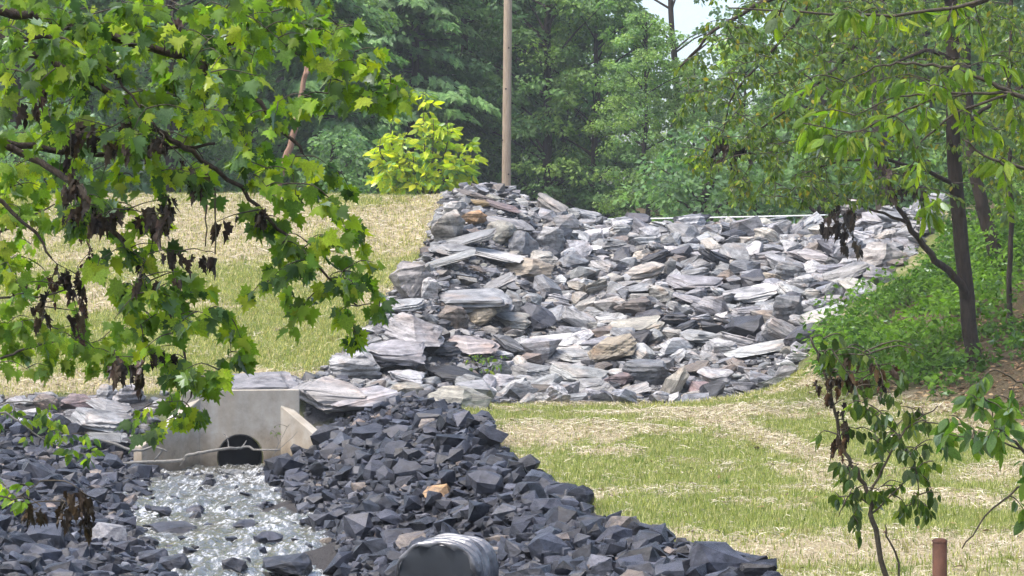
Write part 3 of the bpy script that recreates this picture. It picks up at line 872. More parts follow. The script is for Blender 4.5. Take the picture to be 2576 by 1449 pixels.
def place_stones(parent, poly, ncand, sizes, pool, palette, pname, in_view=None, nparts=300, flat=(0.3, 0.55), sparse=0.62, occ=None, name='stone', lift=0.15, rough_rot=1.0):
    xs = [p[0] for p in poly]; ys = [p[1] for p in poly]
    occ = [] if occ is None else list(occ)
    cell = {}
    def add(x, y, r):
        cell.setdefault((int(x // 1), int(y // 1)), []).append((x, y, r))
    for o in occ: add(*o)
    recs = []
    for (n, s0, s1) in sizes:
        cx = RNG.uniform(min(xs), max(xs), n); cyy = RNG.uniform(min(ys), max(ys), n)
        ok = inpoly(cx, cyy, poly)
        for x, y in zip(cx[ok], cyy[ok]):
            if abs(x) > 0.225 * y + 0.4: continue
            L = random.uniform(s0, s1)
            if L > 0.42 and pool is not DRK and x < 0.9 - (58 - y) * 0.1: continue
            r = L * 0.36
            bad = False
            i, j = int(x // 1), int(y // 1)
            for a in (-1, 0, 1):
                for b in (-1, 0, 1):
                    for (ox, oy, orr) in cell.get((i + a, j + b), ()):
                        if (ox - x) ** 2 + (oy - y) ** 2 < (sparse * (orr + r)) ** 2:
                            bad = True; break
                    if bad: break
                if bad: break
            if bad: continue
            add(x, y, r)
            recs.append((x, y, L))
    recs.sort(key=lambda t: -t[2] / t[1])
    rest = recs[nparts:]
    for k, (x, y, L) in enumerate(recs[:nparts]):
        o = link(name, pool[random.randrange(len(pool))], None, parent)
        W = L * random.uniform(0.55, 0.9); T = L * random.uniform(*flat)
        gxs, gys = slope_at(x, y)
        o.location = (x, y, float(terr(x, y)) + T * lift)
        base = Vector((-gxs, -gys, 1)).to_track_quat('Z', 'Y').to_matrix()
        rz = random.gauss(0, 0.5 * rough_rot)
        o.rotation_euler = (Matrix.Rotation(random.gauss(0, 0.16 * rough_rot), 3, 'Y') @ Matrix.Rotation(random.gauss(-math.atan(gys) * 0.45, 0.14 * rough_rot) , 3, 'X') @ Matrix.Rotation(math.atan(gys), 3, 'X') @ Matrix.Rotation(rz, 3, 'Z')).to_euler()
        o.scale = (L, W, T)
        o.color = jit(C_[palette[random.randrange(len(palette))]], 0.22)
    return rest


def stuff_stones(name, recs, palette, mat, parent, flat=(0.3, 0.6), lift=0.2, extra=None):
    n = len(recs)
    M = np.zeros((n, 3, 4)); cols = np.zeros((n, 3)); which = RNG.integers(0, len(SML), n)
    xs = np.array([r[0] for r in recs]); ys = np.array([r[1] for r in recs])
    zs = terr(xs, ys)
    for k, (x, y, L) in enumerate(recs):
        W = L * random.uniform(0.6, 0.95); T = L * random.uniform(*flat)
        rot = Matrix.Rotation(random.gauss(0, 0.25), 3, 'Y') @ Matrix.Rotation(random.gauss(0.12, 0.22), 3, 'X') @ Matrix.Rotation(random.uniform(-1.2, 1.2), 3, 'Z')
        A = np.array(rot) * np.array([L, W, T])[None, :]
        M[k, :, :3] = A
        M[k, :, 3] = (x, y, zs[k] + T * lift)
        cols[k] = np.array(jit(C_[palette[random.randrange(len(palette))]], 0.28)[:3]) * (0.7 if mat is M_ROCKS else 1.0)  # rubble colour darkened to paint shade into the gaps between stones
    o = link(name, scatter(name, SML, which, M, cols), mat, parent)
    tag(o, kind='stuff')
    return o


PAL_R = ['grey'] * 9 + ['pale'] * 6 + ['lilac'] * 4 + ['white'] * 3 + ['blue'] * 5 + ['beige'] * 3 + ['brown', 'brown', 'dark', 'dark', 'dark']
rest = place_stones(spill, POLY_SPILL, 0, [(900, 0.6, 0.95), (2200, 0.4, 0.62), (6000, 0.24, 0.4), (9000, 0.12, 0.22)], MED + SLAB[:7] + BIG[:5], PAL_R, 'stone', flat=(0.32, 0.62), sparse=0.74, occ=OCC, lift=0.26, rough_rot=1.7)
rx = RNG.uniform(-3.5, 10.5, 16000); ry = RNG.uniform(40.9, 58.4, 16000)
okk = inpoly(rx, ry, POLY_SPILL)
rest += [(a, b, random.uniform(0.06, 0.17)) for a, b in zip(rx[okk], ry[okk])]
stuff_stones('riprap_rubble', rest, PAL_R + ['dark', 'blue', 'dark', 'brown', 'grey', 'blue'], M_ROCKS, spill)
rb = place_stones(spill, POLY_ROCKBAND, 0, [(120, 0.35, 0.6), (600, 0.15, 0.35)], MED, PAL_R, 'stone', nparts=60, occ=OCC, sparse=0.8)
if rb: stuff_stones('riprap_rubble', rb, PAL_R, M_ROCKS, spill)

PAL_D = ['dk1'] * 9 + ['dk2'] * 8 + ['dk3'] * 4 + ['dk4', 'brown']
C_.update({'dk1': (0.020, 0.022, 0.031), 'dk2': (0.009, 0.010, 0.014), 'dk3': (0.046, 0.05, 0.066), 'dk4': (0.10, 0.10, 0.115), 'dark2': (0.032, 0.034, 0.043)})
PAL_D += ['dark2'] * 8
OCC_D = [o for o in OCC if o[1] < 41]
rest = place_stones(bank_r, POLY_BANK_R, 0, [(60, 0.4, 0.52), (500, 0.26, 0.4), (3500, 0.17, 0.28), (9000, 0.10, 0.19)], DRK, PAL_D, 'stone', flat=(0.5, 0.85), sparse=0.72, occ=OCC_D, lift=0.3)
stuff_stones('crushed_rock', rest, PAL_D, M_DARKS, bank_r, (0.5, 0.9), 0.35)
rx = RNG.uniform(-6, 2.6, 14000); ry = RNG.uniform(17, 41, 14000); okk = inpoly(rx, ry, POLY_BANK_R)
stuff_stones('crushed_rock', [(a, b, random.uniform(0.07, 0.15)) for a, b in zip(rx[okk], ry[okk])], PAL_D, M_DARKS, bank_r, (0.5, 0.9), 0.3)
rest = place_stones(bank_l, POLY_BANK_L, 0, [(80, 0.4, 0.52), (600, 0.26, 0.4), (4500, 0.17, 0.28), (10000, 0.10, 0.19)], DRK, PAL_D + ['dk3', 'dk3', 'dk4'], 'stone', flat=(0.5, 0.85), sparse=0.72, occ=OCC_D, lift=0.3)
stuff_stones('crushed_rock', rest, PAL_D + ['dk3', 'dk3', 'dk4'], M_DARKS, bank_l, (0.5, 0.9), 0.35)
rx = RNG.uniform(-11.5, -2, 16000); ry = RNG.uniform(17, 41, 16000); okk = inpoly(rx, ry, POLY_BANK_L) & (np.abs(rx) < 0.23 * ry)
stuff_stones('crushed_rock', [(a, b, random.uniform(0.07, 0.15)) for a, b in zip(rx[okk], ry[okk])], PAL_D, M_DARKS, bank_l, (0.5, 0.9), 0.3)
# stones breaking the surface of the stream
yy = RNG.uniform(25.5, 40, 70)
xx = chan_x(yy) + RNG.uniform(-0.95, 0.95, 70) * chan_h(yy)
def stream_stones():
    n = len(xx)
    M = np.zeros((n, 3, 4)); cols = np.zeros((n, 3))
    for k in range(n):
        L = random.uniform(0.08, 0.2); W = L * random.uniform(.6, .9); T = L * random.uniform(.4, .7)
        rot = Matrix.Rotation(random.gauss(0, .2), 3, 'Y') @ Matrix.Rotation(random.uniform(-1.4, 1.4), 3, 'Z')
        M[k, :, :3] = np.array(rot) * np.array([L, W, T])[None, :]
        M[k, :, 3] = (xx[k], yy[k], float(water_z(yy[k])) + random.uniform(-0.25, 0.12) * T)
        cols[k] = jit(C_[random.choice(['dk1', 'dk2', 'dk3', 'dark2'])], .2)[:3]
    o = link('stream_stones', scatter('stream_stones', SML, RNG.integers(0, len(SML), n), M, cols), M_DARKS)
    tag(o, 'many small dark stones breaking the surface of the stream', 'stones', kind='stuff')
stream_stones()
#@@PART2

# ------------------------------------------------------------------ solids helpers
def tube_arrays(pts, radii, sides=7, cap=True):
    pts = [Vector(p) for p in pts]
    V = []; Fq = []
    up = Vector((0.13, 0.21, 0.97)).normalized()
    for i, p in enumerate(pts):
        t = (pts[min(i + 1, len(pts) - 1)] - pts[max(i - 1, 0)]).normalized()
        a = t.cross(up)
        if a.length < 0.1: a = t.cross(Vector((1, 0.1, 0)))
        a.normalize(); b = t.cross(a)
        for k in range(sides):
            an = 2 * math.pi * k / sides
            V.append(p + (a * math.cos(an) + b * math.sin(an)) * radii[i])
    for i in range(len(pts) - 1):
        for k in range(sides):
            k2 = (k + 1) % sides
            q = (i * sides + k, i * sides + k2, (i + 1) * sides + k2, (i + 1) * sides + k)
            Fq.append((q[0], q[1], q[2])); Fq.append((q[0], q[2], q[3]))
    if cap:
        for base in (0, (len(pts) - 1) * sides):
            for k in range(1, sides - 1):
                Fq.append((base, base + k, base + k + 1))
    return V, Fq


class MB:
    def __init__(s): s.V = []; s.F = []
    def add(s, V, Fc):
        o = len(s.V); s.V += [tuple(v) for v in V]; s.F += [tuple(i + o for i in f) for f in Fc]
        return s
    def tube(s, pts, radii, sides=7): return s.add(*tube_arrays(pts, radii, sides))
    def build(s, name, mat, parent=None, smooth=True):
        me = np_mesh(name, np.array(s.V), np.array(s.F), None, smooth)
        return link(name, me, mat, parent)


def lerp_path(pts, n):
    """smooth resample of a polyline of vectors"""
    P = [Vector(p) for p in pts]
    out = []
    m = len(P)
    for i in range(m - 1):
        p0 = P[max(i - 1, 0)]; p1 = P[i]; p2 = P[i + 1]; p3 = P[min(i + 2, m - 1)]
        for k in range(n):
            t = k / n
            out.append(0.5 * ((2 * p1) + (p2 - p0) * t + (2 * p0 - 5 * p1 + 4 * p2 - p3) * t * t + (3 * p1 - p0 - 3 * p2 + p3) * t ** 3))
    out.append(P[-1])
    return out


def wobble(path, a, seed=0):
    r = random.Random(seed)
    return [p + Vector((r.uniform(-a, a), r.uniform(-a, a), r.uniform(-a, a))) if 0 < i < len(path) - 1 else p for i, p in enumerate(path)]


# ------------------------------------------------------------------ culvert headwall
def concrete_mat():
    m, nt, o = new_mat('cast_concrete')
    L = nt.links
    p = nd(nt, 'ShaderNodeBsdfPrincipled'); L.new(p.outputs[0], o.inputs[0])
    tc = nd(nt, 'ShaderNodeTexCoord')
    n = nd(nt, 'ShaderNodeTexNoise'); n.inputs['Scale'].default_value = 3.0; n.inputs['Detail'].default_value = 8.0; n.inputs['Roughness'].default_value = 0.7
    L.new(tc.outputs['Object'], n.inputs['Vector'])
    c = ramp(nt, n.outputs[0], [(0.3, (0.23, 0.21, 0.175)), (0.5, (0.32, 0.298, 0.258)), (0.7, (0.40, 0.378, 0.337))])
    mp = nd(nt, 'ShaderNodeMapping'); mp.inputs['Scale'].default_value = (5, 5, 0.5)
    L.new(tc.outputs['Object'], mp.inputs[0])
    n2 = nd(nt, 'ShaderNodeTexNoise'); n2.inputs['Scale'].default_value = 1.0; n2.inputs['Detail'].default_value = 4.0
    L.new(mp.outputs[0], n2.inputs['Vector'])
    c = mult(nt, c, ramp(nt, n2.outputs[0], [(0.35, (1, 1, 1)), (0.75, (0.90, 0.78, 0.64))]), 0.6)
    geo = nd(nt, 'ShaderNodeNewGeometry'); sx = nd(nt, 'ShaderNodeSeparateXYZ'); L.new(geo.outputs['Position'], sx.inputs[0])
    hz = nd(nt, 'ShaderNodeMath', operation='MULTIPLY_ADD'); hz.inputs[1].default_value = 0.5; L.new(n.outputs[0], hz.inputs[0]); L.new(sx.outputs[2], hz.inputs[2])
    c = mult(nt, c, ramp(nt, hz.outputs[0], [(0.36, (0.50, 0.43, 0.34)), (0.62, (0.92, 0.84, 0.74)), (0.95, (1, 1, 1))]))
    L.new(c, p.inputs['Base Color'])
    p.inputs['Roughness'].default_value = 0.85
    bp = nd(nt, 'ShaderNodeBump'); bp.inputs['Strength'].default_value = 0.25; bp.inputs['Distance'].default_value = 0.02
    L.new(n.outputs[0], bp.inputs['Height']); L.new(bp.outputs[0], p.inputs['Normal'])
    return m


def bevelled(name, bm, mat, parent, w=0.012):
    bmesh.ops.recalc_face_normals(bm, faces=bm.faces[:])
    ed = [e for e in bm.edges if len(e.link_faces) == 2 and e.calc_face_angle(0) > 0.5]
    bmesh.ops.bevel(bm, geom=ed, offset=w, segments=1, affect='EDGES')
    me = bpy.data.meshes.new(name); bm.to_mesh(me); bm.free()
    return link(name, me, mat, parent)


def prism(name, outline, depth_vec, mat, parent, w=0.012):
    bm = bmesh.new()
    a = [bm.verts.new(p) for p in outline]
    b = [bm.verts.new(Vector(p) + Vector(depth_vec)) for p in outline]
    bm.faces.new(a); bm.faces.new(list(reversed(b)))
    n = len(a)
    for i in range(n):
        bm.faces.new((a[i], b[i], b[(i + 1) % n], a[(i + 1) % n]))
    return bevelled(name, bm, mat, parent, w)


def build_headwall():
    M_CON = concrete_mat()
    base = Vector((-4.50, 40.05, -0.25))
    root = empty('culvert_headwall', base)
    tag(root, 'concrete culvert headwall with flared wing walls and round pipe mouth', 'headwall')
    th = R(9)
    U = Vector((math.cos(th), math.sin(th), 0)); N = Vector((math.sin(th), -math.cos(th), 0)); Z = Vector((0, 0, 1))
    def W(u, v, z): return base + U * u + N * v + Z * z
    top = 1.56; uw = 0.98; r = 0.385; cz = 0.44
    # front wall with a round hole: ring of quads from hole to the rectangle
    bm = bmesh.new()
    K = 32
    def rect_pt(a):
        c, s = math.cos(a), math.sin(a)
        hx = uw if c > 0 else uw
        t = min((hx / abs(c)) if abs(c) > 1e-6 else 9e9, ((top - cz) / s) if s > 1e-6 else ((cz + 0.4) / -s if s < -1e-6 else 9e9))
        return c * t, cz + s * t
    angs = sorted(set([2 * math.pi * k / K for k in range(K)] + [math.atan2(top - cz, uw), math.pi - math.atan2(top - cz, uw), 2 * math.pi - math.atan2(cz + 0.4, uw), math.pi + math.atan2(cz + 0.4, uw)]))
    rings = []
    for v in (0.0, -0.2):
        inner = [bm.verts.new(W(r * math.cos(a), v, cz + r * math.sin(a))) for a in angs]
        outer = [bm.verts.new(W(rect_pt(a)[0], v, rect_pt(a)[1])) for a in angs]
        rings.append((inner, outer))
    n = len(angs)
    for i in range(n):
        j = (i + 1) % n
        bm.faces.new((rings[0][0][i], rings[0][1][i], rings[0][1][j], rings[0][0][j]))
        bm.faces.new((rings[1][0][j], rings[1][1][j], rings[1][1][i], rings[1][0][i]))
        bm.faces.new((rings[0][1][i], rings[1][1][i], rings[1][1][j], rings[0][1][j]))
        bm.faces.new((rings[0][0][j], rings[1][0][j], rings[1][0][i], rings[0][0][i]))
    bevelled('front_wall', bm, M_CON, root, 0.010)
    # wing walls, flared, sloping down
    for s, ln, fl, zt, zb, nm in ((1, 1.12, 38, 1.30, 0.70, 'wing_wall'), (-1, 1.38, 44, 1.42, 0.70, 'wing_wall')):
        dirv = (U * s * math.sin(R(fl)) + N * math.cos(R(fl)))
        perp = (U * s * math.cos(R(fl)) - N * math.sin(R(fl))) * 0.19
        p0 = W(s * 0.66, 0.004, 0)
        o = [p0 + Z * -0.1, p0 + dirv * ln + Z * -0.1, p0 + dirv * ln + Z * zb, p0 + Z * zt]
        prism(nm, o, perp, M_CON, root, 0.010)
    # pipe barrel running back into the embankment
    mb = MB(); V = []; Fc = []
    K = 28
    for i, v in enumerate((-0.03, -0.3, -0.6, -0.95)):
        for k in range(K):
            a = 2 * math.pi * k / K
            V.append(W((r - 0.02) * math.cos(a), v, cz + (r - 0.02) * math.sin(a)))
    for i in range(3):
        for k in range(K):
            k2 = (k + 1) % K
            q = (i * K + k, i * K + k2, (i + 1) * K + k2, (i + 1) * K + k)
            Fc += [(q[0], q[1], q[2]), (q[0], q[2], q[3])]
    Fc += [(3 * K, 3 * K + k, 3 * K + k + 1) for k in range(1, K - 1)]  # black end cap on the short barrel paints the darkness of its depth
    mb.add(V, Fc).build('pipe_barrel', simple_mat('black_pipe_interior', (0.004, 0.004, 0.006), (0.012, 0.012, 0.016), 5, 0.6, 0.1), root)
    return root
build_headwall()


# fallen branch across the culvert mouth
def fallen_branch():
    d = 38.6
    main = [(300, 1168), (347, 1163), (453, 1160), (470, 1148), (499, 1140), (531, 1134), (575, 1129), (600, 1128), (618, 1122), (653, 1133), (705, 1131)]
    P = lerp_path([Q(x, y, d + 0.2 * math.sin(i)) for i, (x, y) in enumerate(main)], 3)
    root = empty('fallen_branch', P[0])
    tag(root, 'bare crooked fallen branch lying across the front of the culvert', 'branch')
    mb = MB().tube(wobble(P, 0.012, 3), [0.034 - 0.02 * i / len(P) for i in range(len(P))], 7)
    for a, b in (((575, 1129), (571, 1100)), ((571, 1100), (560, 1090)), ((610, 1124), (620, 1108)), ((470, 1148), (452, 1172))):
        mb.tube([Q(*a, d), (Q(*a, d) + Q(*b, d)) / 2 + Vector((0.01, 0, 0.01)), Q(*b, d)], [0.012, 0.010, 0.006], 5)
    mb.build('stem', M_GREYT, root)
    mb = MB()
    P = lerp_path([Q(x, y, 37.9) for x, y in [(250, 1108), (300, 1122), (335, 1133), (360, 1130), (380, 1125), (405, 1128), (421, 1135)]], 3)
    mb.tube(wobble(P, 0.012, 5), [0.03 - 0.018 * i / len(P) for i in range(len(P))], 6)
    mb.tube([Q(410, 1130, 37.9), Q(402, 1142, 37.9), Q(388, 1158, 37.9)], [0.018, 0.016, 0.012], 6)
    o = mb.build('stem', M_GREYT, None)
    o.name = 'fallen_branch'
    tag(o, 'short forked dead branch hooked over rocks left of the culvert', 'branch')
fallen_branch()


# ------------------------------------------------------------------ black corrugated pipe, bottom of the frame
def corrugated_pipe():
    M_HDPE = simple_mat('galvanised_corrugated_steel', (0.03, 0.03, 0.034), (0.26, 0.26, 0.275), 4, 0.42, 0.6, metallic=0.6)
    d = 18.6
    c = Q(1098, 1472, d)
    root = empty('drain_pipe', c - Vector((0, 0, 0.33)))
    tag(root, 'dark-faced drain pipe end with grey ribbed side lying on the dark rocks', 'pipe')
    th = R(13)
    A = Vector((math.sin(th), math.cos(th), 0.0))       # axis, away from the camera and to the right
    S = Vector((math.cos(th), -math.sin(th), 0)); Z = Vector((0, 0, 1))
    K = 40; rings = []
    def sq(a): return (abs(math.cos(a)) ** 2.7 + abs(math.sin(a)) ** 2.7) ** (-1 / 2.7)
    def prof(s): return 0.300 + 0.026 * (1 if (s / 0.085) % 1.0 < 0.5 else -1) * min(1, 1)
    ss = []
    s = 0.0
    while s < 0.66:
        for k, rr in ((0.0, 0.303), (0.03, 0.306), (0.05, 0.328), (0.075, 0.332), (0.095, 0.315)):
            ss.append((s + k, rr))
        s += 0.118
    V = []; Fc = []
    for (s, rr) in ss:
        for k in range(K):
            a = 2 * math.pi * k / K
            jag = 0.012 * math.sin(a * 9) if s < 0.02 else 0.0
            V.append(c + A * (s + jag) + (S * math.cos(a) + Z * math.sin(a)) * sq(a) * (rr + 0.006 * math.sin(a * 4 + s * 9) + 0.004 * math.sin(a * 7 - s * 17)))
    for i in range(len(ss) - 1):
        for k in range(K):
            k2 = (k + 1) % K
            q = (i * K + k, i * K + k2, (i + 1) * K + k2, (i + 1) * K + k)
            Fc += [(q[0], q[1], q[2]), (q[0], q[2], q[3])]
    MB().add(V, Fc).build('corrugated_wall', M_HDPE, root, smooth=False)
    # dark sheet stretched over the end
    V = [Vector(c)]; Fc = []
    for t in (0.35, 0.7, 0.9, 1.0):
        for k in range(K):
            a = 2 * math.pi * k / K
            V.append(c + A * (0.010 * math.sin(a * 9) * max(0.0, t - 0.9) / 0.1) + (S * math.cos(a) + Z * math.sin(a)) * sq(a) * 0.304 * t)
    for k in range(K): Fc.append((0, 1 + (k + 1) % K, 1 + k))
    for i in range(3):
        for k in range(K):
            k2 = (k + 1) % K
            q = (1 + i * K + k, 1 + i * K + k2, 1 + (i + 1) * K + k2, 1 + (i + 1) * K + k)
            Fc += [(q[0], q[1], q[2]), (q[0], q[2], q[3])]
    MB().add(V, Fc).build('end_cover', simple_mat('slate_black_sheet', (0.016, 0.019, 0.024), (0.03, 0.034, 0.041), 3, 0.5, 0.15, spec=0.4), root)
    # crumpled rim lip
    V = []; Fc = []
    for j, (rr, s0) in enumerate(((0.300, 0.0), (0.314, -0.008), (0.329, 0.0))):
        for k in range(K):
            a = 2 * math.pi * k / K
            V.append(c + A * (s0 + 0.012 * math.sin(a * 9)) + (S * math.cos(a) + Z * math.sin(a)) * sq(a) * (rr + (0.016 * math.sin(a * 10) if j == 0 else 0.004 * math.sin(a * 13))))
    for i in range(2):
        for k in range(K):
            k2 = (k + 1) % K
            q = (i * K + k, i * K + k2, (i + 1) * K + k2, (i + 1) * K + k)
            Fc += [(q[0], q[1], q[2]), (q[0], q[2], q[3])]
    MB().add(V, Fc).build('rim', M_HDPE, root)
corrugated_pipe()


# ------------------------------------------------------------------ post, pole, snag, rail
def rust_post():
    d = 13.8
    b = Q(2364, 1357, d)
    z0 = float(terr(b.x, b.y))
    root = empty('metal_post', (b.x, b.y, z0))
    tag(root, 'rusty brown round metal post standing in the straw at lower right', 'post')
    m = simple_mat('rusted_steel', (0.04, 0.017, 0.010), (0.10, 0.042, 0.025), 12, 0.8, 0.4, (1, 1, 0.5))
    MB().tube([(b.x, b.y, z0 - 0.3), (b.x, b.y, b.z - 0.012)], [0.0415, 0.0415], 20).build('shaft', m, root)
    MB().tube([(b.x, b.y, b.z - 0.014), (b.x, b.y, b.z - 0.004), (b.x, b.y, b.z + 0.006)], [0.044, 0.044, 0.026], 20).build('cap', m, root)
rust_post()


def utility_pole():
    d = 84.0
    z0 = float(terr(Q(1273, 500, d).x, d))
    b = Q(1272, 505, d); t = Q(1278, -60, d)
    b0 = Vector((b.x, d, z0))
    root = empty('wooden_pole', b0)
    tag(root, 'tall bare weathered wooden pole rising behind the boulder mound', 'pole')
    top = t + (t - b).normalized() * 2.0
    P = [b0 - Vector((0, 0, 0.5))] + [b0.lerp(top, k / 8) for k in range(1, 9)]
    MB().tube(P, [0.165 - 0.028 * k / 8 for k in range(9)], 14).build('shaft', M_POLE, root)
    mb = MB()
    for k, (f, a) in enumerate(((0.35, 3.6), (0.5, 4.4), (0.62, 5.0), (0.78, 4.1), (0.25, 5.2))):
        p = b0.lerp(top, f); r = 0.165 - 0.028 * f
        q = p + Vector((math.cos(a), math.sin(a), 0)) * (r - 0.01)
        mb.tube([q, q + Vector((math.cos(a), math.sin(a), 0)) * 0.035], [0.035, 0.022], 8)
    mb.build('knots', M_BARK, root)
utility_pole()


def snag():
    d = 61.0
    path = [(712, 420), (728, 372), (742, 325), (752, 262), (763, 212), (770, 180)]
    P = [Q(x, y, d) for x, y in path]
    z0 = float(terr(P[0].x, d))
    base = Vector((P[0].x - 0.25, d, z0 - 0.3))
    root = empty('dead_snag', Vector((base.x, base.y, z0)))
    tag(root, 'splintered reddish dead tree trunk leaning behind the maple', 'dead tree')
    PP = lerp_path([base] + P, 3)
    MB().tube(wobble(PP, 0.018, 2), [0.095 - 0.035 * i / len(PP) for i in range(len(PP))], 9).build('trunk', M_SNAG, root)
    for (x, y, x2, y2, r) in ((772, 185, 787, 140, 0.055), (768, 190, 772, 150, 0.05), (776, 176, 792, 128, 0.03)):
        MB().tube([Q(x, y, d), Q((x + x2) / 2, (y + y2) / 2, d), Q(x2, y2, d)], [r, r * 0.8, 0.008], 6).build('splinter', M_SNAG, root)
snag()


def crest_rail():
    d = 58.2
    M_W = simple_mat('white_painted_rail', (0.72, 0.72, 0.72), (0.82, 0.82, 0.82), 10, 0.5, 0.1)
    a = Q(1425, 553, d); b = Q(2200, 538, d)
    root = empty('crest_rail', (a.x, d, float(terr(a.x, d))))
    tag(root, 'thin white rail running along the spillway crest in front of the woods', 'rail')
    MB().tube([a, a.lerp(b, 0.3) - Vector((0, 0, 0.012)), a.lerp(b, 0.7) - Vector((0, 0, 0.012)), b], [0.017] * 4, 8).build('rail', M_W, root)
    for f in (0.02, 0.25, 0.5, 0.74, 0.98):
        p = a.lerp(b, f)
        MB().tube([(p.x, p.y + 0.03, float(terr(p.x, p.y)) - 0.2), (p.x, p.y + 0.03, p.z)], [0.02, 0.02], 8).build('post', simple_mat('green_post', (0.05, 0.10, 0.07), (0.09, 0.16, 0.11), 10), root)
crest_rail()


# ------------------------------------------------------------------ leaf shapes
def fold(pts, centre, curl=0.25, foldk=0.18, wave=0.0, seed=0):
    r = random.Random(seed)
    V = [(centre[0], centre[1], 0.0)] + [(x, y, 0.0) for x, y in pts]
    out = []
    for (x, y, z) in V:
        z = -curl * (y ** 2) * 0.6 - foldk * abs(x) + r.uniform(-wave, wave)
        out.append((x, y, z))
    n = len(pts)
    Fc = [(0, 1 + i, 1 + (i + 1) % n) for i in range(n)]
    return np.array(out), np.array(Fc)


HALF = [(0.10, -0.05), (0.28, -0.10), (0.26, 0.06), (0.50, 0.08), (0.40, 0.22), (0.55, 0.42), (0.33, 0.40), (0.29, 0.52), (0.17, 0.50), (0.22, 0.70), (0.09, 0.72)]
MAPLE_OUT = [(0, 0)] + HALF + [(0, 1.0)] + [(-x, y) for x, y in reversed(HALF)]
MAPLE = [fold(MAPLE_OUT, (0, 0.25), c, f, 0.03, i) for i, (c, f) in enumerate(((0.3, 0.15), (0.6, -0.12), (0.15, 0.45), (1.1, 0.25), (0.45, -0.05), (0.8, 0.6), (0.2, -0.4)))]
OVAL_OUT = [(0, 0), (0.16, 0.12), (0.25, 0.34), (0.22, 0.60), (0.10, 0.85), (0, 1.0), (-0.10, 0.85), (-0.22, 0.60), (-0.25, 0.34), (-0.16, 0.12)]
OVAL = [fold(OVAL_OUT, (0, 0.45), c, f, 0.015, 40 + i) for i, (c, f) in enumerate(((0.3, 0.25), (0.7, 0.35), (0.1, 0.15), (0.5, -0.2)))]
LANCE = [(v * np.array([0.62, 1, 1]), f) for v, f in OVAL]
def dead_leaf(seed):
    r = random.Random(seed)
    v, f = fold(MAPLE_OUT, (0, 0.3), 0.2, 0.0, 0.10, seed)
    ang = v[:, 0] * 3.6
    v2 = np.stack([np.sin(ang) * 0.20, v[:, 1], np.cos(ang) * 0.20 - 0.2 + v[:, 2]], -1)
    return v2, f
DEADT = [dead_leaf(80 + i) for i in range(4)]


def tpl_meshes(tpls, name, mat):
    res = []
    for v, f in tpls:
        me = np_mesh(name, v, f, None, True)
        me.materials.append(mat)
        res.append(me)
    return res


ME_MAPLE = tpl_meshes(MAPLE, 'maple_leaf', M_LEAF)
ME_OVAL = tpl_meshes(OVAL, 'oval_leaf', M_LEAF)
ME_LANCE = tpl_meshes(LANCE, 'narrow_leaf', M_LEAF)
ME_DEAD = tpl_meshes(DEADT, 'dead_leaf', M_DEAD)


def leaf_frame(tip, nrm):
    y = Vector(tip).normalized()
    n = Vector(nrm)
    n = (n - y * n.dot(y))
    if n.length < 1e-3: n = y.orthogonal()
    n.normalize()
    x = y.cross(n)
    return Matrix((x, y, n)).transposed()


def pick(pal, rnd):
    t = rnd.random() * sum(w for c, w in pal)
    for c, w in pal:
        t -= w
        if t <= 0: break
    k = rnd.uniform(0.78, 1.25)
    return (c[0] * k * rnd.uniform(0.9, 1.1), c[1] * k, c[2] * k * rnd.uniform(0.85, 1.15), 1)


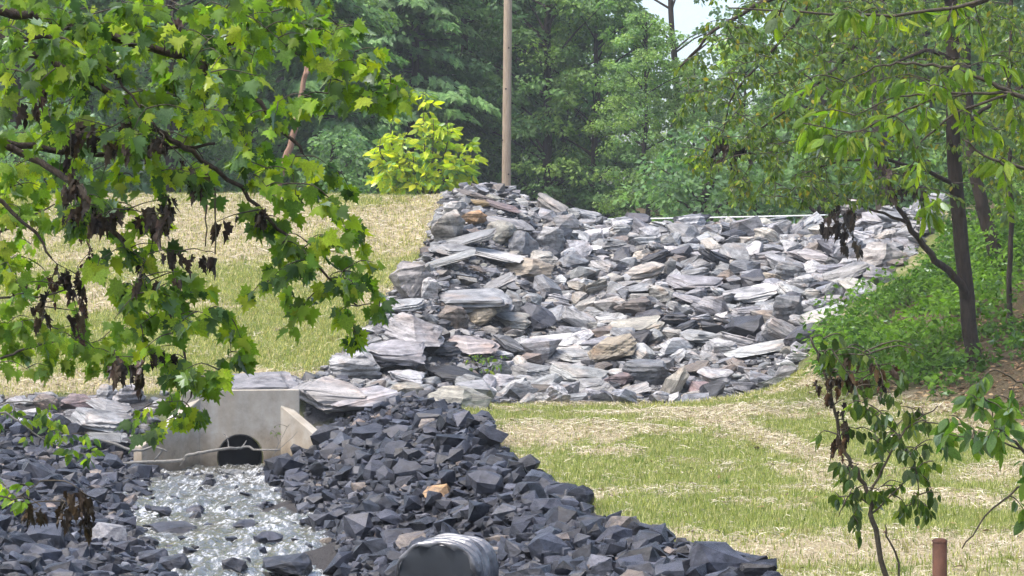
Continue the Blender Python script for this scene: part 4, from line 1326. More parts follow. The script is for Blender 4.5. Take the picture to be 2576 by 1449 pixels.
def grow(root, branches, blobs, tpls, meshes, pal, size, n_parts, seed, twig_mat=M_TWIG, per=7, tipdown=0.7, nbias=(0, -0.8, 0.55), nspread=0.75, stuffmat=None, twig_r=0.0035, maxjump=2.0,
         leafname='leaf', massname='leaves', sag=0.08, petiole=0.04, mass_tpls=None):
    """twigs creep from the traced branches out to the targets of each blob; leaves sit along the twig ends"""
    rnd = random.Random(seed)
    nodes = []; own = []
    for P in branches:
        nodes += [Vector(p) for p in P]
        own += [BRANCH_OBJ.get(id(P))] * len(P)
    N = np.array([list(p) for p in nodes])
    T = []
    for (X, Y, rx, ry, n, d, dsp) in blobs:
        for k in range(max(1, int(n / per))):
            while True:
                a, b = rnd.uniform(-1, 1), rnd.uniform(-1, 1)
                if a * a + b * b <= 1: break
            T.append(Q(X + a * rx, Y + b * ry, d + rnd.uniform(-dsp, dsp)))
    T = [t for t in T]
    dist = [float(np.min(np.linalg.norm(N - np.array(t), axis=1))) for t in T]
    order = sorted(range(len(T)), key=lambda i: dist[i])
    mb = MB(); leaves = []
    for i in order:
        t = T[i]
        dv = N - np.array(t)
        dd = np.linalg.norm(dv, axis=1) + np.where(dv[:, 2] < -0.05, 0.25, 0.0)
        k = int(np.argmin(dd))
        s = Vector(N[k])
        L = (t - s).length
        if L < 0.03: continue
        mid = (s + t) / 2 + Vector((rnd.uniform(-.1, .1) * L, rnd.uniform(-.1, .1) * L, sag * L + rnd.uniform(0, .1) * L))
        path = lerp_path([s, mid, t], 3)
        r0 = min(twig_r * (1 + 1.2 * L), twig_r * 3)
        mb.tube(path, [r0 * (1 - 0.65 * q / (len(path) - 1)) for q in range(len(path))], 4)
        N = np.concatenate([N, np.array([list(p) for p in path[2:]])])
        own += [own[k]] * len(path[2:])
        m = max(2, int(per * rnd.uniform(0.7, 1.3)))
        ax = (t - mid).normalized()
        for q in range(m):
            f = 1 - 0.75 * (q / m) ** 1.2
            u = f * (len(path) - 1); j = min(int(u), len(path) - 2)
            p = path[j].lerp(path[j + 1], u - j)
            side = Vector((rnd.gauss(0, 1), rnd.gauss(0, 0.8), rnd.gauss(0, 0.4)))
            tip = (side * 0.55 + ax * 0.5 + Vector((0, 0, -tipdown))).normalized()
            nr = Vector(nbias) + Vector((rnd.gauss(0, nspread), rnd.gauss(0, nspread), rnd.gauss(0, nspread)))
            sc = size * rnd.uniform(0.55, 1.3)
            leaves.append((p + tip * petiole * rnd.uniform(0.3, 1.4), leaf_frame(tip, nr), sc, pick(pal, rnd), own[k]))
    if mb.V:
        o = mb.build('twigs', twig_mat, root); tag(o, kind='stuff')
    # the leaves nearest the camera and inside the frame become parts of their own
    def vis(l):
        p = l[0]
        X = 1288 + p.x / p.y * FPX; Y = 724.5 - (p.z - CAM_Z) / p.y * FPX
        return 0 < X < 2576 and 0 < Y < 1449
    inside = [l for l in leaves if vis(l)]
    outside = [l for l in leaves if not vis(l)]
    inside.sort(key=lambda l: l[0].y / l[2])
    for (p, fr, sc, c, ow) in inside[:n_parts]:
        o = link(leafname, meshes[rnd.randrange(len(meshes))], None, ow or root)
        o.matrix_basis = Matrix.Translation(p) @ (fr.to_4x4() @ Matrix.Scale(sc, 4))
        o.color = c
    rest = inside[n_parts:] + outside
    if rest:
        M = np.zeros((len(rest), 3, 4)); cols = np.zeros((len(rest), 3))
        for k, (p, fr, sc, c, ow) in enumerate(rest):
            M[k, :, :3] = np.array(fr) * sc; M[k, :, 3] = p; cols[k] = c[:3]
        tp = tpls
        o = link(massname, scatter(massname, tp, RNG.integers(0, len(tp), len(rest)), M, cols, True), stuffmat or M_LEAFS, root)
        tag(o, kind='stuff')


BRANCH_OBJ = {}; KEEP = []


def branch_set(root, specs, mat, seed=0, name='branch'):
    """specs: list of (points [(X, Y, d)...], r0, r1)"""
    res = []
    for i, (pts, r0, r1) in enumerate(specs):
        P = lerp_path([Q(*p) for p in pts], 4)
        P = wobble(P, 0.35 * r0 + 0.004, seed + i)
        BRANCH_OBJ[id(P)] = MB().tube(P, [r0 + (r1 - r0) * k / (len(P) - 1) for k in range(len(P))], 7).build(name, mat, root)
        KEEP.append(P)
        res.append(P)
    return res


PAL_MAPLE = [((0.18, 0.285, 0.024), 5), ((0.12, 0.21, 0.027), 5), ((0.05, 0.10, 0.026), 3), ((0.29, 0.38, 0.024), 4), ((0.10, 0.165, 0.07), 2)]
PAL_YEL = [((0.19, 0.29, 0.025), 4), ((0.13, 0.23, 0.025), 4), ((0.27, 0.34, 0.03), 2)]
PAL_DEAD = [((0.045, 0.033, 0.024), 5), ((0.085, 0.062, 0.045), 4), ((0.022, 0.017, 0.014), 3)]
PAL_RIGHT = [((0.12, 0.19, 0.035), 5), ((0.08, 0.14, 0.035), 4), ((0.19, 0.25, 0.035), 4), ((0.12, 0.17, 0.10), 2), ((0.34, 0.29, 0.035), 0.5)]


def maple_tree():
    d = 13.4
    bx = Q(-520, 700, d)
    z0 = float(terr(bx.x, bx.y))
    root = empty('maple_tree', (bx.x, bx.y, z0))
    tag(root, 'broad-leaved maple with drooping boughs and withered leaf clumps hanging over the stream', 'tree')
    trunk = lerp_path([Vector((bx.x, bx.y, z0 - 0.3)), Vector((bx.x + 0.05, bx.y, 2.5)), Vector((bx.x - 0.05, bx.y + 0.05, 5.0)), Vector((bx.x + 0.1, bx.y, 8.5))], 5)
    MB().tube(trunk, [0.17 - 0.10 * k / (len(trunk) - 1) for k in range(len(trunk))], 12).build('trunk', M_BARK, root)
    B = branch_set(root, [
        ([(-520, -150, d), (-250, -70, d), (0, 15, d), (150, 60, d), (300, 95, d), (440, 135, d), (545, 180, d), (620, 235, d), (690, 300, d), (760, 385, d)], 0.038, 0.009),
        ([(-520, -40, d + .2), (-200, 20, d), (80, 128, d), (174, 174, d), (302, 250, d), (417, 340, d), (486, 382, d), (604, 476, d), (700, 570, d), (800, 670, d), (900, 770, d)], 0.030, 0.005),
        ([(-520, 300, d + .4), (-150, 335, d + .4), (0, 358, d + .4), (156, 378, d + .4), (278, 389, d + .4), (417, 375, d + .4), (541, 361, d + .4)], 0.028, 0.008),
        ([(0, 358, d + .3), (100, 410, d + .2), (190, 470, d), (243, 531, d - .1), (299, 593, d - .2), (347, 656, d - .2), (380, 720, d - .2), (437, 805, d - .2), (470, 900, d - .3), (480, 1000, d - .3)], 0.022, 0.005),
        ([(0, 100, d - .3), (139, 94, d - .3), (215, 135, d - .3), (288, 191, d - .3), (312, 215, d - .3), (400, 330, d - .4)], 0.016, 0.005),
        ([(440, 135, d), (560, 110, d + .3), (700, 120, d + .4), (850, 170, d + .4), (960, 215, d + .4)], 0.016, 0.005),
        ([(-520, 520, d + .6), (-100, 480, d + .5), (60, 560, d + .4), (130, 650, d + .3)], 0.02, 0.006),
    ], M_BARK, 11)
    ds = 0.8
    blobs = [
        (130, 60, 240, 90, 230, d, ds), (420, 60, 220, 80, 200, d, ds), (680, 70, 190, 90, 170, d + .3, ds), (840, 60, 90, 80, 75, d + .3, ds), (900, 190, 110, 75, 110, d + .3, .5), (985, 215, 50, 55, 34, d + .2, .4),
        (110, 190, 190, 90, 150, d, ds), (330, 190, 190, 85, 150, d, ds), (560, 210, 150, 75, 110, d, ds), (740, 230, 90, 60, 40, d, ds),
        (60, 300, 90, 80, 40, d, ds), (270, 310, 160, 70, 110, d, ds), (480, 300, 130, 60, 70, d, ds), (640, 330, 80, 60, 36, d, ds),
        (330, 430, 150, 50, 80, d, .6), (560, 440, 110, 50, 46, d, .6), (700, 430, 120, 70, 60, d, .6), (830, 480, 85, 65, 46, d, .5),
        (250, 560, 130, 80, 76, d - .1, .5), (200, 490, 110, 60, 50, d, .5), (380, 600, 80, 60, 34, d, .4), (320, 690, 90, 70, 50, d - .2, .4),
        (680, 560, 70, 60, 36, d, .4), (790, 570, 100, 70, 60, d, .4), (880, 620, 80, 70, 46, d, .4), (770, 700, 120, 80, 78, d, .4), (880, 760, 90, 70, 56, d, .4), (690, 770, 80, 40, 22, d, .4),
        (930, 690, 60, 60, 34, d, .3), (870, 850, 45, 45, 16, d, .3), (660, 690, 50, 40, 14, d, .4),
        (420, 750, 110, 90, 70, d - .2, .4), (330, 830, 80, 60, 32, d - .2, .4), (520, 800, 90, 80, 44, d - .2, .4), (560, 880, 90, 55, 36, d - .2, .4),
        (460, 900, 110, 75, 66, d - .3, .4), (480, 985, 95, 70, 70, d - .3, .35), (400, 1040, 75, 50, 36, d - .3, .3), (520, 960, 60, 40, 20, d - .3, .3), (730, 850, 80, 40, 14, d, .3), (300, 760, 70, 60, 24, d, .3),
    ]
    blobs = [(X, Y, rx, ry, n * (0.9 if Y > 400 else (1.1 if Y > 150 else 1.2)), dd, sp) for (X, Y, rx, ry, n, dd, sp) in blobs]
    grow(root, B, blobs, MAPLE, ME_MAPLE, PAL_MAPLE, 0.097, 300, 5)
    dead = [(185, 300, 30, 50, 26, d - .4, .2), (50, 240, 55, 45, 30, d - .3, .2), (330, 345, 90, 45, 60, d - .4, .2), (180, 470, 45, 70, 40, d - .5, .2), (240, 490, 70, 60, 50, d - .4, .2), (420, 505, 45, 40, 30, d - .4, .2),
            (500, 440, 16, 60, 20, d - .4, .1), (545, 560, 14, 30, 10, d - .3, .1), (370, 590, 40, 60, 30, d - .4, .2), (640, 510, 24, 40, 18, d - .3, .2), (340, 740, 20, 30, 10, d - .5, .1), (330, 880, 45, 65, 40, d - .5, .2),
            (410, 70, 40, 60, 16, d - .3, .2), (480, 150, 40, 30, 12, d - .3, .2), (460, 650, 80, 40, 20, d - .4, .2), (200, 700, 40, 80, 18, d + .4, .2), (150, 760, 60, 60, 18, d + .5, .2), (540, 640, 14, 30, 8, d - .3, .1), (400, 900, 40, 30, 14, d - .5, .2)]
    dead = [(X, Y, rx, ry, n * 0.6, dd, sp) for (X, Y, rx, ry, n, dd, sp) in dead]
    grow(root, B, dead, DEADT, ME_DEAD, PAL_DEAD, 0.105, 110, 6, per=4, tipdown=2.5, stuffmat=M_DEADS, leafname='withered_leaf', massname='withered_leaves', sag=0.0)
    # bare hanging twigs
    mb = MB()
    for (x, y0, y1) in ((516, 480, 620), (540, 470, 640), (412, 20, 130), (600, 220, 260), (512, 180, 330)):
        mb.tube(wobble(lerp_path([Q(x, y0, d - .3), Q(x + 3, (y0 + y1) / 2, d - .3), Q(x + 1, y1, d - .3)], 3), 0.006, x), [0.006] * 3 + [0.004] * 4, 5)
    o = mb.build('twigs', M_TWIG, root); tag(o, kind='stuff')
maple_tree()


def left_sapling():
    d = 16.0
    b = Q(-180, 900, d); z0 = float(terr(b.x, b.y))
    root = empty('young_maple', (b.x, b.y, z0))
    tag(root, 'yellow-green young maple with small leaves at the left edge', 'sapling')
    t = lerp_path([Vector((b.x, b.y, z0 - .2)), Q(-180, 900, d), Q(-150, 600, d), Q(-120, 350, d)], 4)
    MB().tube(t, [0.05 - 0.03 * k / (len(t) - 1) for k in range(len(t))], 9).build('trunk', M_BARK, root)
    B = branch_set(root, [([(-150, 600, d), (0, 580, d), (80, 545, d), (150, 510, d)], 0.012, 0.004), ([(-170, 860, d), (-40, 760, d), (100, 745, d), (240, 700, d)], 0.012, 0.004),
                          ([(-180, 960, d), (0, 905, d), (60, 880, d), (180, 860, d), (330, 900, d)], 0.012, 0.004), ([(-120, 380, d), (-20, 420, d), (60, 470, d)], 0.012, 0.004)], M_TWIG, 31)
    blobs = [(35, 470, 75, 70, 70, d, .5), (50, 560, 70, 60, 70, d, .5), (30, 650, 70, 50, 50, d, .5), (60, 740, 110, 30, 40, d, .5), (90, 830, 130, 40, 80, d, .5), (230, 830, 110, 40, 60, d, .5), (60, 900, 100, 40, 60, d, .5), (210, 890, 130, 40, 66, d, .5), (330, 900, 60, 40, 26, d, .4), (40, 380, 70, 60, 40, d, .5), (130, 420, 60, 60, 24, d, .5)]
    grow(root, B, blobs, MAPLE, ME_MAPLE, PAL_YEL, 0.10, 160, 8)
    grow(root, B, [(200, 690, 60, 80, 34, d, .3), (110, 730, 70, 60, 26, d, .3), (200, 800, 60, 50, 20, d, .3)], DEADT, ME_DEAD, [((0.07, 0.04, 0.03), 1), ((0.04, 0.025, 0.02), 1)], 0.085, 40, 9, per=4, tipdown=2.5, stuffmat=M_DEADS, leafname='withered_leaf', massname='withered_leaves', sag=0.0)
left_sapling()


def low_shrub():
    d = 19.0
    b = Q(-60, 1120, d); z0 = float(terr(b.x, b.y))
    root = empty('low_shrub', (b.x, b.y, z0))
    tag(root, 'low shrub with small round leaves reaching over the left rock bank', 'shrub')
    B = branch_set(root, [([(-60, 1150, d), (0, 1040, d), (45, 1060, d), (100, 1100, d), (170, 1130, d), (230, 1150, d)], 0.012, 0.004), ([(-60, 1100, d), (0, 1020, d), (80, 1010, d), (150, 1000, d)], 0.009, 0.003)], M_GREYT, 41)
    grow(root, B, [(30, 1040, 50, 40, 40, d, .3), (100, 1080, 60, 40, 50, d, .3), (190, 1120, 60, 30, 40, d, .3), (130, 1030, 50, 30, 20, d, .3), (210, 1135, 40, 22, 16, d, .2)], OVAL, ME_OVAL, PAL_YEL + [((0.06, 0.12, 0.03), 6)], 0.085, 110, 10)
    d = 12.0
    b = Q(-90, 1300, d); z0 = float(terr(b.x, b.y))
    root = empty('bramble', (b.x, b.y, z0))
    tag(root, 'small leafy spray with withered brown leaves at the lower left edge', 'shrub')
    B = branch_set(root, [([(-90, 1330, d), (-20, 1250, d), (60, 1266, d), (140, 1262, d), (230, 1270, d)], 0.006, 0.002), ([(-60, 1290, d), (40, 1255, d), (100, 1210, d)], 0.005, 0.002)], M_TWIG, 43)
    grow(root, B, [(30, 1235, 60, 26, 30, d, .2), (70, 1250, 40, 16, 14, d, .2), (-10, 1220, 30, 20, 10, d, .2)], OVAL, ME_OVAL, PAL_YEL, 0.055, 50, 12, petiole=0.02)
    grow(root, B, [(190, 1280, 50, 50, 34, d, .2), (80, 1270, 60, 30, 18, d, .2)], DEADT, ME_DEAD, [((0.05, 0.035, 0.02), 1), ((0.03, 0.022, 0.015), 1)], 0.09, 40, 13, per=4, tipdown=2.5, stuffmat=M_DEADS, leafname='withered_leaf', massname='withered_leaves', sag=0.0)
low_shrub()


# ------------------------------------------------------------------ right-hand woods
def right_trees():
    # the dark trunk on the bank
    d = 38.0
    path = [(2462, 935), (2446, 880), (2432, 750), (2412, 560), (2396, 330), (2398, 150), (2392, 0), (2385, -200), (2380, -420)]
    P = lerp_path([Q(x, y, d) for x, y in path], 3)
    z0 = float(terr(P[0].x, P[0].y))
    root = empty('bank_tree', (P[0].x, P[0].y, z0))
    tag(root, 'dark straight-trunked tree with a leaning limb on the ferny right bank', 'tree')
    P[0].z = min(P[0].z, z0 - 0.2)
    MB().tube(wobble(P, 0.012, 4), [0.128 - 0.035 * k / (len(P) - 1) for k in range(len(P))], 12).build('trunk', M_BARK, root)
    B = branch_set(root, [([(2440, 760, d), (2400, 700, d - .2), (2340, 640, d - .4), (2280, 560, d - .6), (2245, 480, d - .8), (2190, 380, d - 1)], 0.075, 0.02),
                          ([(2280, 560, d - .6), (2200, 530, d - .8), (2100, 490, d - 1)], 0.03, 0.01), ([(2398, 150, d), (2330, 130, d - .4), (2250, 160, d - .8)], 0.05, 0.015),
                          ([(2392, 0, d), (2250, -60, d - .5), (2080, -50, d - 1), (1900, 20, d - 1), (1780, 90, d - 1), (1700, 190, d - 1)], 0.07, 0.012), ([(2392, 40, d), (2480, 0, d), (2560, -40, d)], 0.05, 0.02),
                          ([(2250, -60, d - .5), (2150, 120, d - .6), (2010, 250, d - .8), (1900, 330, d - .9)], 0.045, 0.01), ([(2080, -50, d - 1), (1960, 110, d - 1), (1850, 230, d - 1.2), (1820, 330, d - 1.3)], 0.03, 0.008),
                          ([(2396, 330, d), (2500, 260, d), (2600, 200, d)], 0.04, 0.02), ([(2410, 470, d), (2300, 420, d - .5), (2160, 400, d - 1), (2000, 440, d - 1.2)], 0.04, 0.01)], M_BARK, 51)
    ds = 1.4
    blobs = [(2300, 60, 280, 100, 1300, d, ds), (2050, 60, 200, 90, 800, d - .6, ds), (1860, 60, 130, 80, 300, d - 1, ds), (1780, 230, 100, 120, 260, d - 1, .8), (1900, 200, 120, 100, 420, d - 1, ds), (2090, 220, 160, 100, 800, d - .8, ds),
             (2280, 230, 150, 110, 700, d, ds), (2500, 200, 120, 160, 800, d, ds), (1860, 390, 110, 90, 560, d - 1, ds), (2010, 380, 140, 100, 800, d - 1, ds), (2180, 400, 140, 90, 640, d - .6, ds), (2340, 390, 110, 90, 360, d, ds),
             (2510, 400, 100, 90, 420, d, ds), (1960, 480, 150, 40, 420, d - 1, ds), (2130, 490, 130, 40, 320, d - .8, ds), (2330, 500, 90, 60, 160, d, ds), (1760, 380, 50, 60, 110, d - 1, .6)]
    blobs = [(X, Y, rx, ry, n * 1.5, dd, sp) for (X, Y, rx, ry, n, dd, sp) in blobs]
    grow(root, B, blobs, OVAL, ME_OVAL, PAL_RIGHT, 0.092, 0, 14, per=15, twig_r=0.006, sag=0.03, petiole=0.05)
    grow(root, B, [(1830, 390, 60, 50, 40, d - 1, .5), (2090, 540, 60, 40, 40, d - 1, .5), (2270, 470, 80, 60, 30, d - 1, .5), (2140, 590, 40, 40, 16, d - 1, .5)], DEADT, ME_DEAD, PAL_DEAD, 0.2, 60, 15, per=4, tipdown=2.5, stuffmat=M_DEADS, leafname='withered_leaf', massname='withered_leaves', sag=0.0)
    # other trunks on the bank
    for (path, d, r0, r1, lab, blobs) in [
        ([(2222, 520), (2212, 300), (2205, 150), (2198, 0), (2190, -200)], 62.0, 0.2, 0.15, 'slim dark tree standing left of the thick bank trunk', [(2200, 40, 160, 70, 300, 46, 1.5), (2150, 150, 120, 80, 260, 46, 1.5), (2290, 130, 100, 80, 200, 46, 1.5)]),
        ([(2520, 690), (2500, 620), (2478, 540), (2462, 480), (2440, 330), (2430, 150), (2425, -100)], 45.0, 0.15, 0.09, 'leaning tree right behind the thick bank trunk', [(2470, 60, 120, 80, 300, 45, 1.5), (2520, 330, 80, 80, 240, 45, 1.5), (2540, 480, 60, 60, 160, 45, 1)]),
        ([(2545, 880), (2540, 700), (2546, 560), (2538, 400), (2540, 200), (2545, -80)], 40.0, 0.05, 0.03, 'thin grey sapling near the right edge behind the ferns', [(2540, 300, 60, 60, 120, 40, .8), (2520, 560, 60, 50, 70, 40, .8)]),
        ([(2630, 760), (2640, 500), (2650, 200), (2660, -150)], 42.0, 0.14, 0.10, 'dark tree just at the right edge of the view', [(2540, 120, 70, 100, 360, 42, 1), (2560, 380, 60, 100, 240, 42, 1)]),
    ]:
        P = lerp_path([Q(x, y, d) for x, y in path], 3)
        z0 = float(terr(P[0].x, P[0].y))
        P[0] = Vector((P[0].x, P[0].y, z0 - 0.3))
        root = empty('bank_tree', (P[0].x, P[0].y, z0))
        tag(root, lab, 'tree', 'trees on the right bank')
        MB().tube(wobble(P, 0.02, int(d)), [r0 + (r1 - r0) * k / (len(P) - 1) for k in range(len(P))], 10).build('trunk', M_BARK, root)
        grow(root, [P], blobs, OVAL, ME_OVAL, PAL_RIGHT, 0.15, 0, int(d * 3), per=12, twig_r=0.006, sag=0.03, petiole=0.05)
right_trees()


def right_foreground():
    d = 14.0
    bx = Q(2850, 600, d); z0 = float(terr(bx.x, bx.y))
    root = empty('ash_tree', (bx.x, bx.y, z0))
    tag(root, 'overhanging tree with pale green pointed leaves reaching in at right', 'tree')
    T = lerp_path([Vector((bx.x, bx.y, z0 - .3)), Vector((bx.x, bx.y, 3)), Vector((bx.x + .1, bx.y, 7))], 5)
    MB().tube(T, [0.13 - 0.06 * k / (len(T) - 1) for k in range(len(T))], 10).build('trunk', M_BARK, root)
    B = branch_set(root, [([(2850, 330, d), (2700, 270, d), (2550, 235, d), (2480, 200, d), (2390, 170, d), (2300, 160, d), (2220, 165, d), (2160, 190, d)], 0.018, 0.004),
                          ([(2550, 235, d), (2420, 235, d), (2330, 238, d), (2240, 250, d), (2150, 290, d)], 0.010, 0.003), ([(2550, 235, d), (2450, 265, d), (2370, 310, d), (2310, 370, d), (2290, 430, d)], 0.010, 0.003),
                          ([(2420, 237, d), (2330, 255, d), (2230, 300, d), (2140, 330, d), (2020, 310, d)], 0.008, 0.003),
                          ([(2850, 480, d), (2700, 440, d), (2560, 420, d), (2500, 400, d), (2420, 350, d)], 0.016, 0.005), ([(2850, 20, d), (2600, -30, d), (2400, 20, d), (2200, 40, d), (2000, 30, d), (1830, 20, d)], 0.016, 0.004)], M_TWIG, 71)
    blobs = [(2400, 190, 120, 30, 40, d, .4), (2240, 210, 100, 40, 56, d, .4), (2130, 300, 90, 50, 66, d, .4), (2250, 290, 100, 50, 60, d, .4), (2380, 260, 100, 50, 50, d, .4), (2180, 370, 90, 50, 56, d, .4), (2060, 330, 80, 50, 46, d, .4), (2310, 400, 60, 50, 30, d, .4),
             (2520, 170, 60, 60, 40, d, .4), (2540, 320, 50, 60, 34, d, .4), (2500, 420, 70, 40, 36, d, .4), (2360, 520, 60, 60, 36, d, .4), (2560, 520, 40, 60, 16, d, .4), (2300, 30, 200, 40, 70, d, .4), (2050, 40, 120, 40, 40, d, .4), (2010, 200, 70, 50, 26, d, .4)]
    grow(root, B, blobs, LANCE + OVAL[:1], ME_LANCE + ME_OVAL[:1], [((0.17, 0.26, 0.03), 5), ((0.11, 0.19, 0.03), 5), ((0.24, 0.31, 0.035), 3), ((0.13, 0.19, 0.11), 2)], 0.10, 280, 17, tipdown=0.75, per=9)
    # wilted sapling in front
    d = 11.5
    b = Q(2235, 1470, d); z0 = float(terr(b.x, b.y))
    root = empty('wilted_sapling', (b.x, b.y, z0))
    tag(root, 'thin crooked sapling with drooping wilted leaves left of the rusty post', 'sapling')
    B = branch_set(root, [([(2250, 1700, d), (2225, 1449, d), (2195, 1310, d), (2190, 1260, d), (2165, 1200, d), (2125, 1135, d), (2105, 1060, d), (2085, 980, d), (2060, 905, d), (2040, 850, d)], 0.015, 0.005),
                          ([(2190, 1240, d), (2230, 1160, d), (2280, 1080, d), (2360, 1020, d)], 0.007, 0.003), ([(2195, 1290, d), (2260, 1230, d), (2290, 1180, d)], 0.005, 0.002), ([(2190, 1270, d), (2140, 1240, d), (2110, 1300, d)], 0.005, 0.002),
                          ([(2250, 1650, d), (2260, 1420, d), (2230, 1350, d), (2228, 1320, d)], 0.007, 0.003)], M_TWIG, 81)
    gp = [((0.07, 0.12, 0.035), 5), ((0.045, 0.075, 0.025), 4), ((0.13, 0.18, 0.035), 4), ((0.12, 0.16, 0.11), 1)]
    grow(root, B, [(2250, 1090, 80, 60, 64, d, .3), (2190, 1060, 60, 50, 26, d, .3), (2290, 1180, 50, 60, 36, d, .3), (2130, 1260, 40, 50, 26, d, .3), (2240, 1280, 60, 60, 26, d, .3), (2070, 890, 40, 50, 20, d, .3), (2170, 1330, 40, 40, 10, d, .3), (2060, 1080, 30, 30, 10, d, .2), (2290, 1310, 40, 40, 14, d, .3), (2200, 1000, 90, 60, 110, d, .4), (2330, 1100, 70, 80, 110, d, .4), (2160, 1200, 80, 60, 80, d, .3), (2310, 1240, 60, 60, 70, d, .3), (2110, 870, 60, 50, 50, d, .3), (2250, 900, 80, 50, 50, d, .4)],
         OVAL, ME_OVAL, gp, 0.058, 260, 18, tipdown=1.5, petiole=0.02, per=6)
    grow(root, B, [(2110, 970, 30, 60, 34, d, .2), (2120, 1090, 26, 50, 30, d, .2), (2160, 920, 50, 40, 28, d, .2), (2220, 950, 60, 40, 22, d, .3), (2060, 930, 20, 60, 14, d, .1)], DEADT, ME_DEAD, PAL_DEAD + [((0.10, 0.06, 0.035), 4)], 0.058, 90, 19, per=4, tipdown=2.5, stuffmat=M_DEADS, leafname='withered_leaf', massname='withered_leaves', sag=0.0)
    # leafy spray from the right
    d = 10.5
    b = Q(2760, 1300, d); z0 = float(terr(b.x, b.y))
    root = empty('leafy_shrub', (b.x, b.y, z0))
    tag(root, 'shrub with large glossy green leaves at the right edge above the post', 'shrub')
    B = branch_set(root, [([(2760, 1600, d), (2720, 1300, d), (2640, 1200, d), (2570, 1130, d), (2520, 1080, d), (2470, 1040, d)], 0.013, 0.004), ([(2640, 1200, d), (2560, 1230, d), (2480, 1300, d), (2420, 1380, d)], 0.006, 0.003),
                          ([(2720, 1250, d), (2600, 1000, d), (2560, 960, d), (2500, 930, d)], 0.008, 0.003), ([(2570, 1130, d), (2500, 1110, d), (2380, 1090, d)], 0.005, 0.002)], M_TWIG, 91)
    grow(root, B, [(2400, 1090, 60, 35, 44, d, .2), (2430, 1030, 70, 40, 40, d, .3), (2520, 1050, 60, 60, 90, d, .3), (2490, 1120, 80, 40, 36, d, .3), (2560, 1180, 40, 60, 26, d, .3), (2490, 940, 60, 30, 14, d, .2), (2560, 1310, 30, 40, 8, d, .2)], OVAL, ME_OVAL, [((0.07, 0.14, 0.035), 5), ((0.13, 0.21, 0.035), 4), ((0.12, 0.17, 0.11), 3)], 0.075, 180, 20, petiole=0.02)
right_foreground()


# ------------------------------------------------------------------ yellow-green young tree on the crest, plants among the rocks
def crest_sapling():
    d = 59.0
    b = Q(1075, 492, d); z0 = float(terr(b.x, b.y))
    root = empty('crest_sapling', (b.x, b.y, z0))
    tag(root, 'bright yellow-green young tree with upright leafy shoots on the embankment crest', 'sapling')
    sh = [(1066, 232), (985, 300), (958, 345), (1125, 296), (1180, 352), (1020, 330), (1090, 300), (1150, 400), (1000, 400), (1040, 380)]
    specs = []
    for i, (x, y) in enumerate(sh):
        specs.append(([(1075 + (x - 1075) * 0.1, 500, d), (1075 + (x - 1075) * 0.55, 470 - (470 - y) * 0.25, d + 0.3 * math.sin(i)), (x, (y + 470) / 2 - 20, d + 0.4 * math.sin(i * 2)), (x, y, d + 0.4 * math.sin(i * 2))], 0.025, 0.006))
    B = branch_set(root, specs, M_TWIG, 101, 'shoot')
    pal = [((0.46, 0.54, 0.03), 4), ((0.34, 0.46, 0.04), 4), ((0.20, 0.33, 0.09), 3), ((0.58, 0.61, 0.04), 3)]
    blobs = [(x, y + 45, 20, 48, 50, d, .25) for (x, y) in sh] + [(1075, 430, 118, 50, 480, d, .6), (1075, 375, 95, 60, 240, d, .6), (1150, 445, 60, 40, 130, d, .5), (990, 445, 55, 42, 130, d, .5)]
    grow(root, B, blobs, OVAL, ME_OVAL, pal, 0.24, 300, 22, tipdown=0.0, per=5, twig_r=0.006, petiole=0.05)
crest_sapling()


def rock_plant():
    d = hit(1215, 950)
    d -= 0.3
    b = Q(1222, 950, d)
    root = empty('weed_plant', b)
    tag(root, 'small yellow-green weed growing among the lower spillway boulders', 'plant')
    B = branch_set(root, [([(1222, 952, d), (1225 + dx * 0.5, 925, d), (1222 + dx, 903, d)], 0.008, 0.004) for dx in (-40, -20, 0, 22, 42)], M_TWIG, 111, 'stem')
    grow(root, B, [(1220, 900, 50, 12, 50, d, .2), (1225, 918, 40, 20, 40, d, .2)], OVAL, ME_OVAL, [((0.22, 0.30, 0.03), 3), ((0.09, 0.15, 0.05), 3)], 0.09, 80, 23, tipdown=0.2, per=5, petiole=0.03)
    d = 39.4
    b = Q(685, 1150, d)
    root = empty('weed_plant', b)
    tag(root, 'spindly pale weed in front of the culvert wing wall', 'plant')
    B = branch_set(root, [([(684, 1152, d), (700, 1115, d), (690, 1085, d)], 0.006, 0.003), ([(690, 1140, d), (730, 1105, d), (748, 1085, d)], 0.006, 0.003), ([(690, 1140, d), (720, 1080, d), (728, 1068, d)], 0.005, 0.003)], M_GREYT, 121, 'stem')
    grow(root, B, [(690, 1080, 14, 12, 12, d, .05)], OVAL, ME_OVAL, [((0.16, 0.2, 0.08), 1)], 0.06, 12, 24, per=4, petiole=0.02)
rock_plant()
#@@PART3


# ------------------------------------------------------------------ woods behind the dam
DIA = (np.array([(0, 0, 0), (0.28, 0.45, -0.06), (0, 1.0, -0.16), (-0.28, 0.45, -0.06)]), np.array([(0, 1, 2), (0, 2, 3)]))
DIA2 = (np.array([(0, 0, 0), (0.36, 0.40, 0.05), (0.12, 0.95, -0.22), (-0.30, 0.55, -0.1)]), np.array([(0, 1, 2), (0, 2, 3)]))
SPR = []
for s_ in range(3):
    r_ = random.Random(900 + s_)
    pts = [(0, 0)]
    for k in range(1, 5):
        t = k / 5
        pts += [(0.30 * (1.1 - t) + r_.uniform(0, .05), t - 0.05), (0.12 * (1 - t), t + 0.02)]
    pts = pts + [(0, 1.0)] + [(-x - r_.uniform(-.03, .03), y) for x, y in reversed(pts[1:])]
    SPR.append(fold(pts, (0, 0.4), 0.45, 0.12, 0.02, s_))


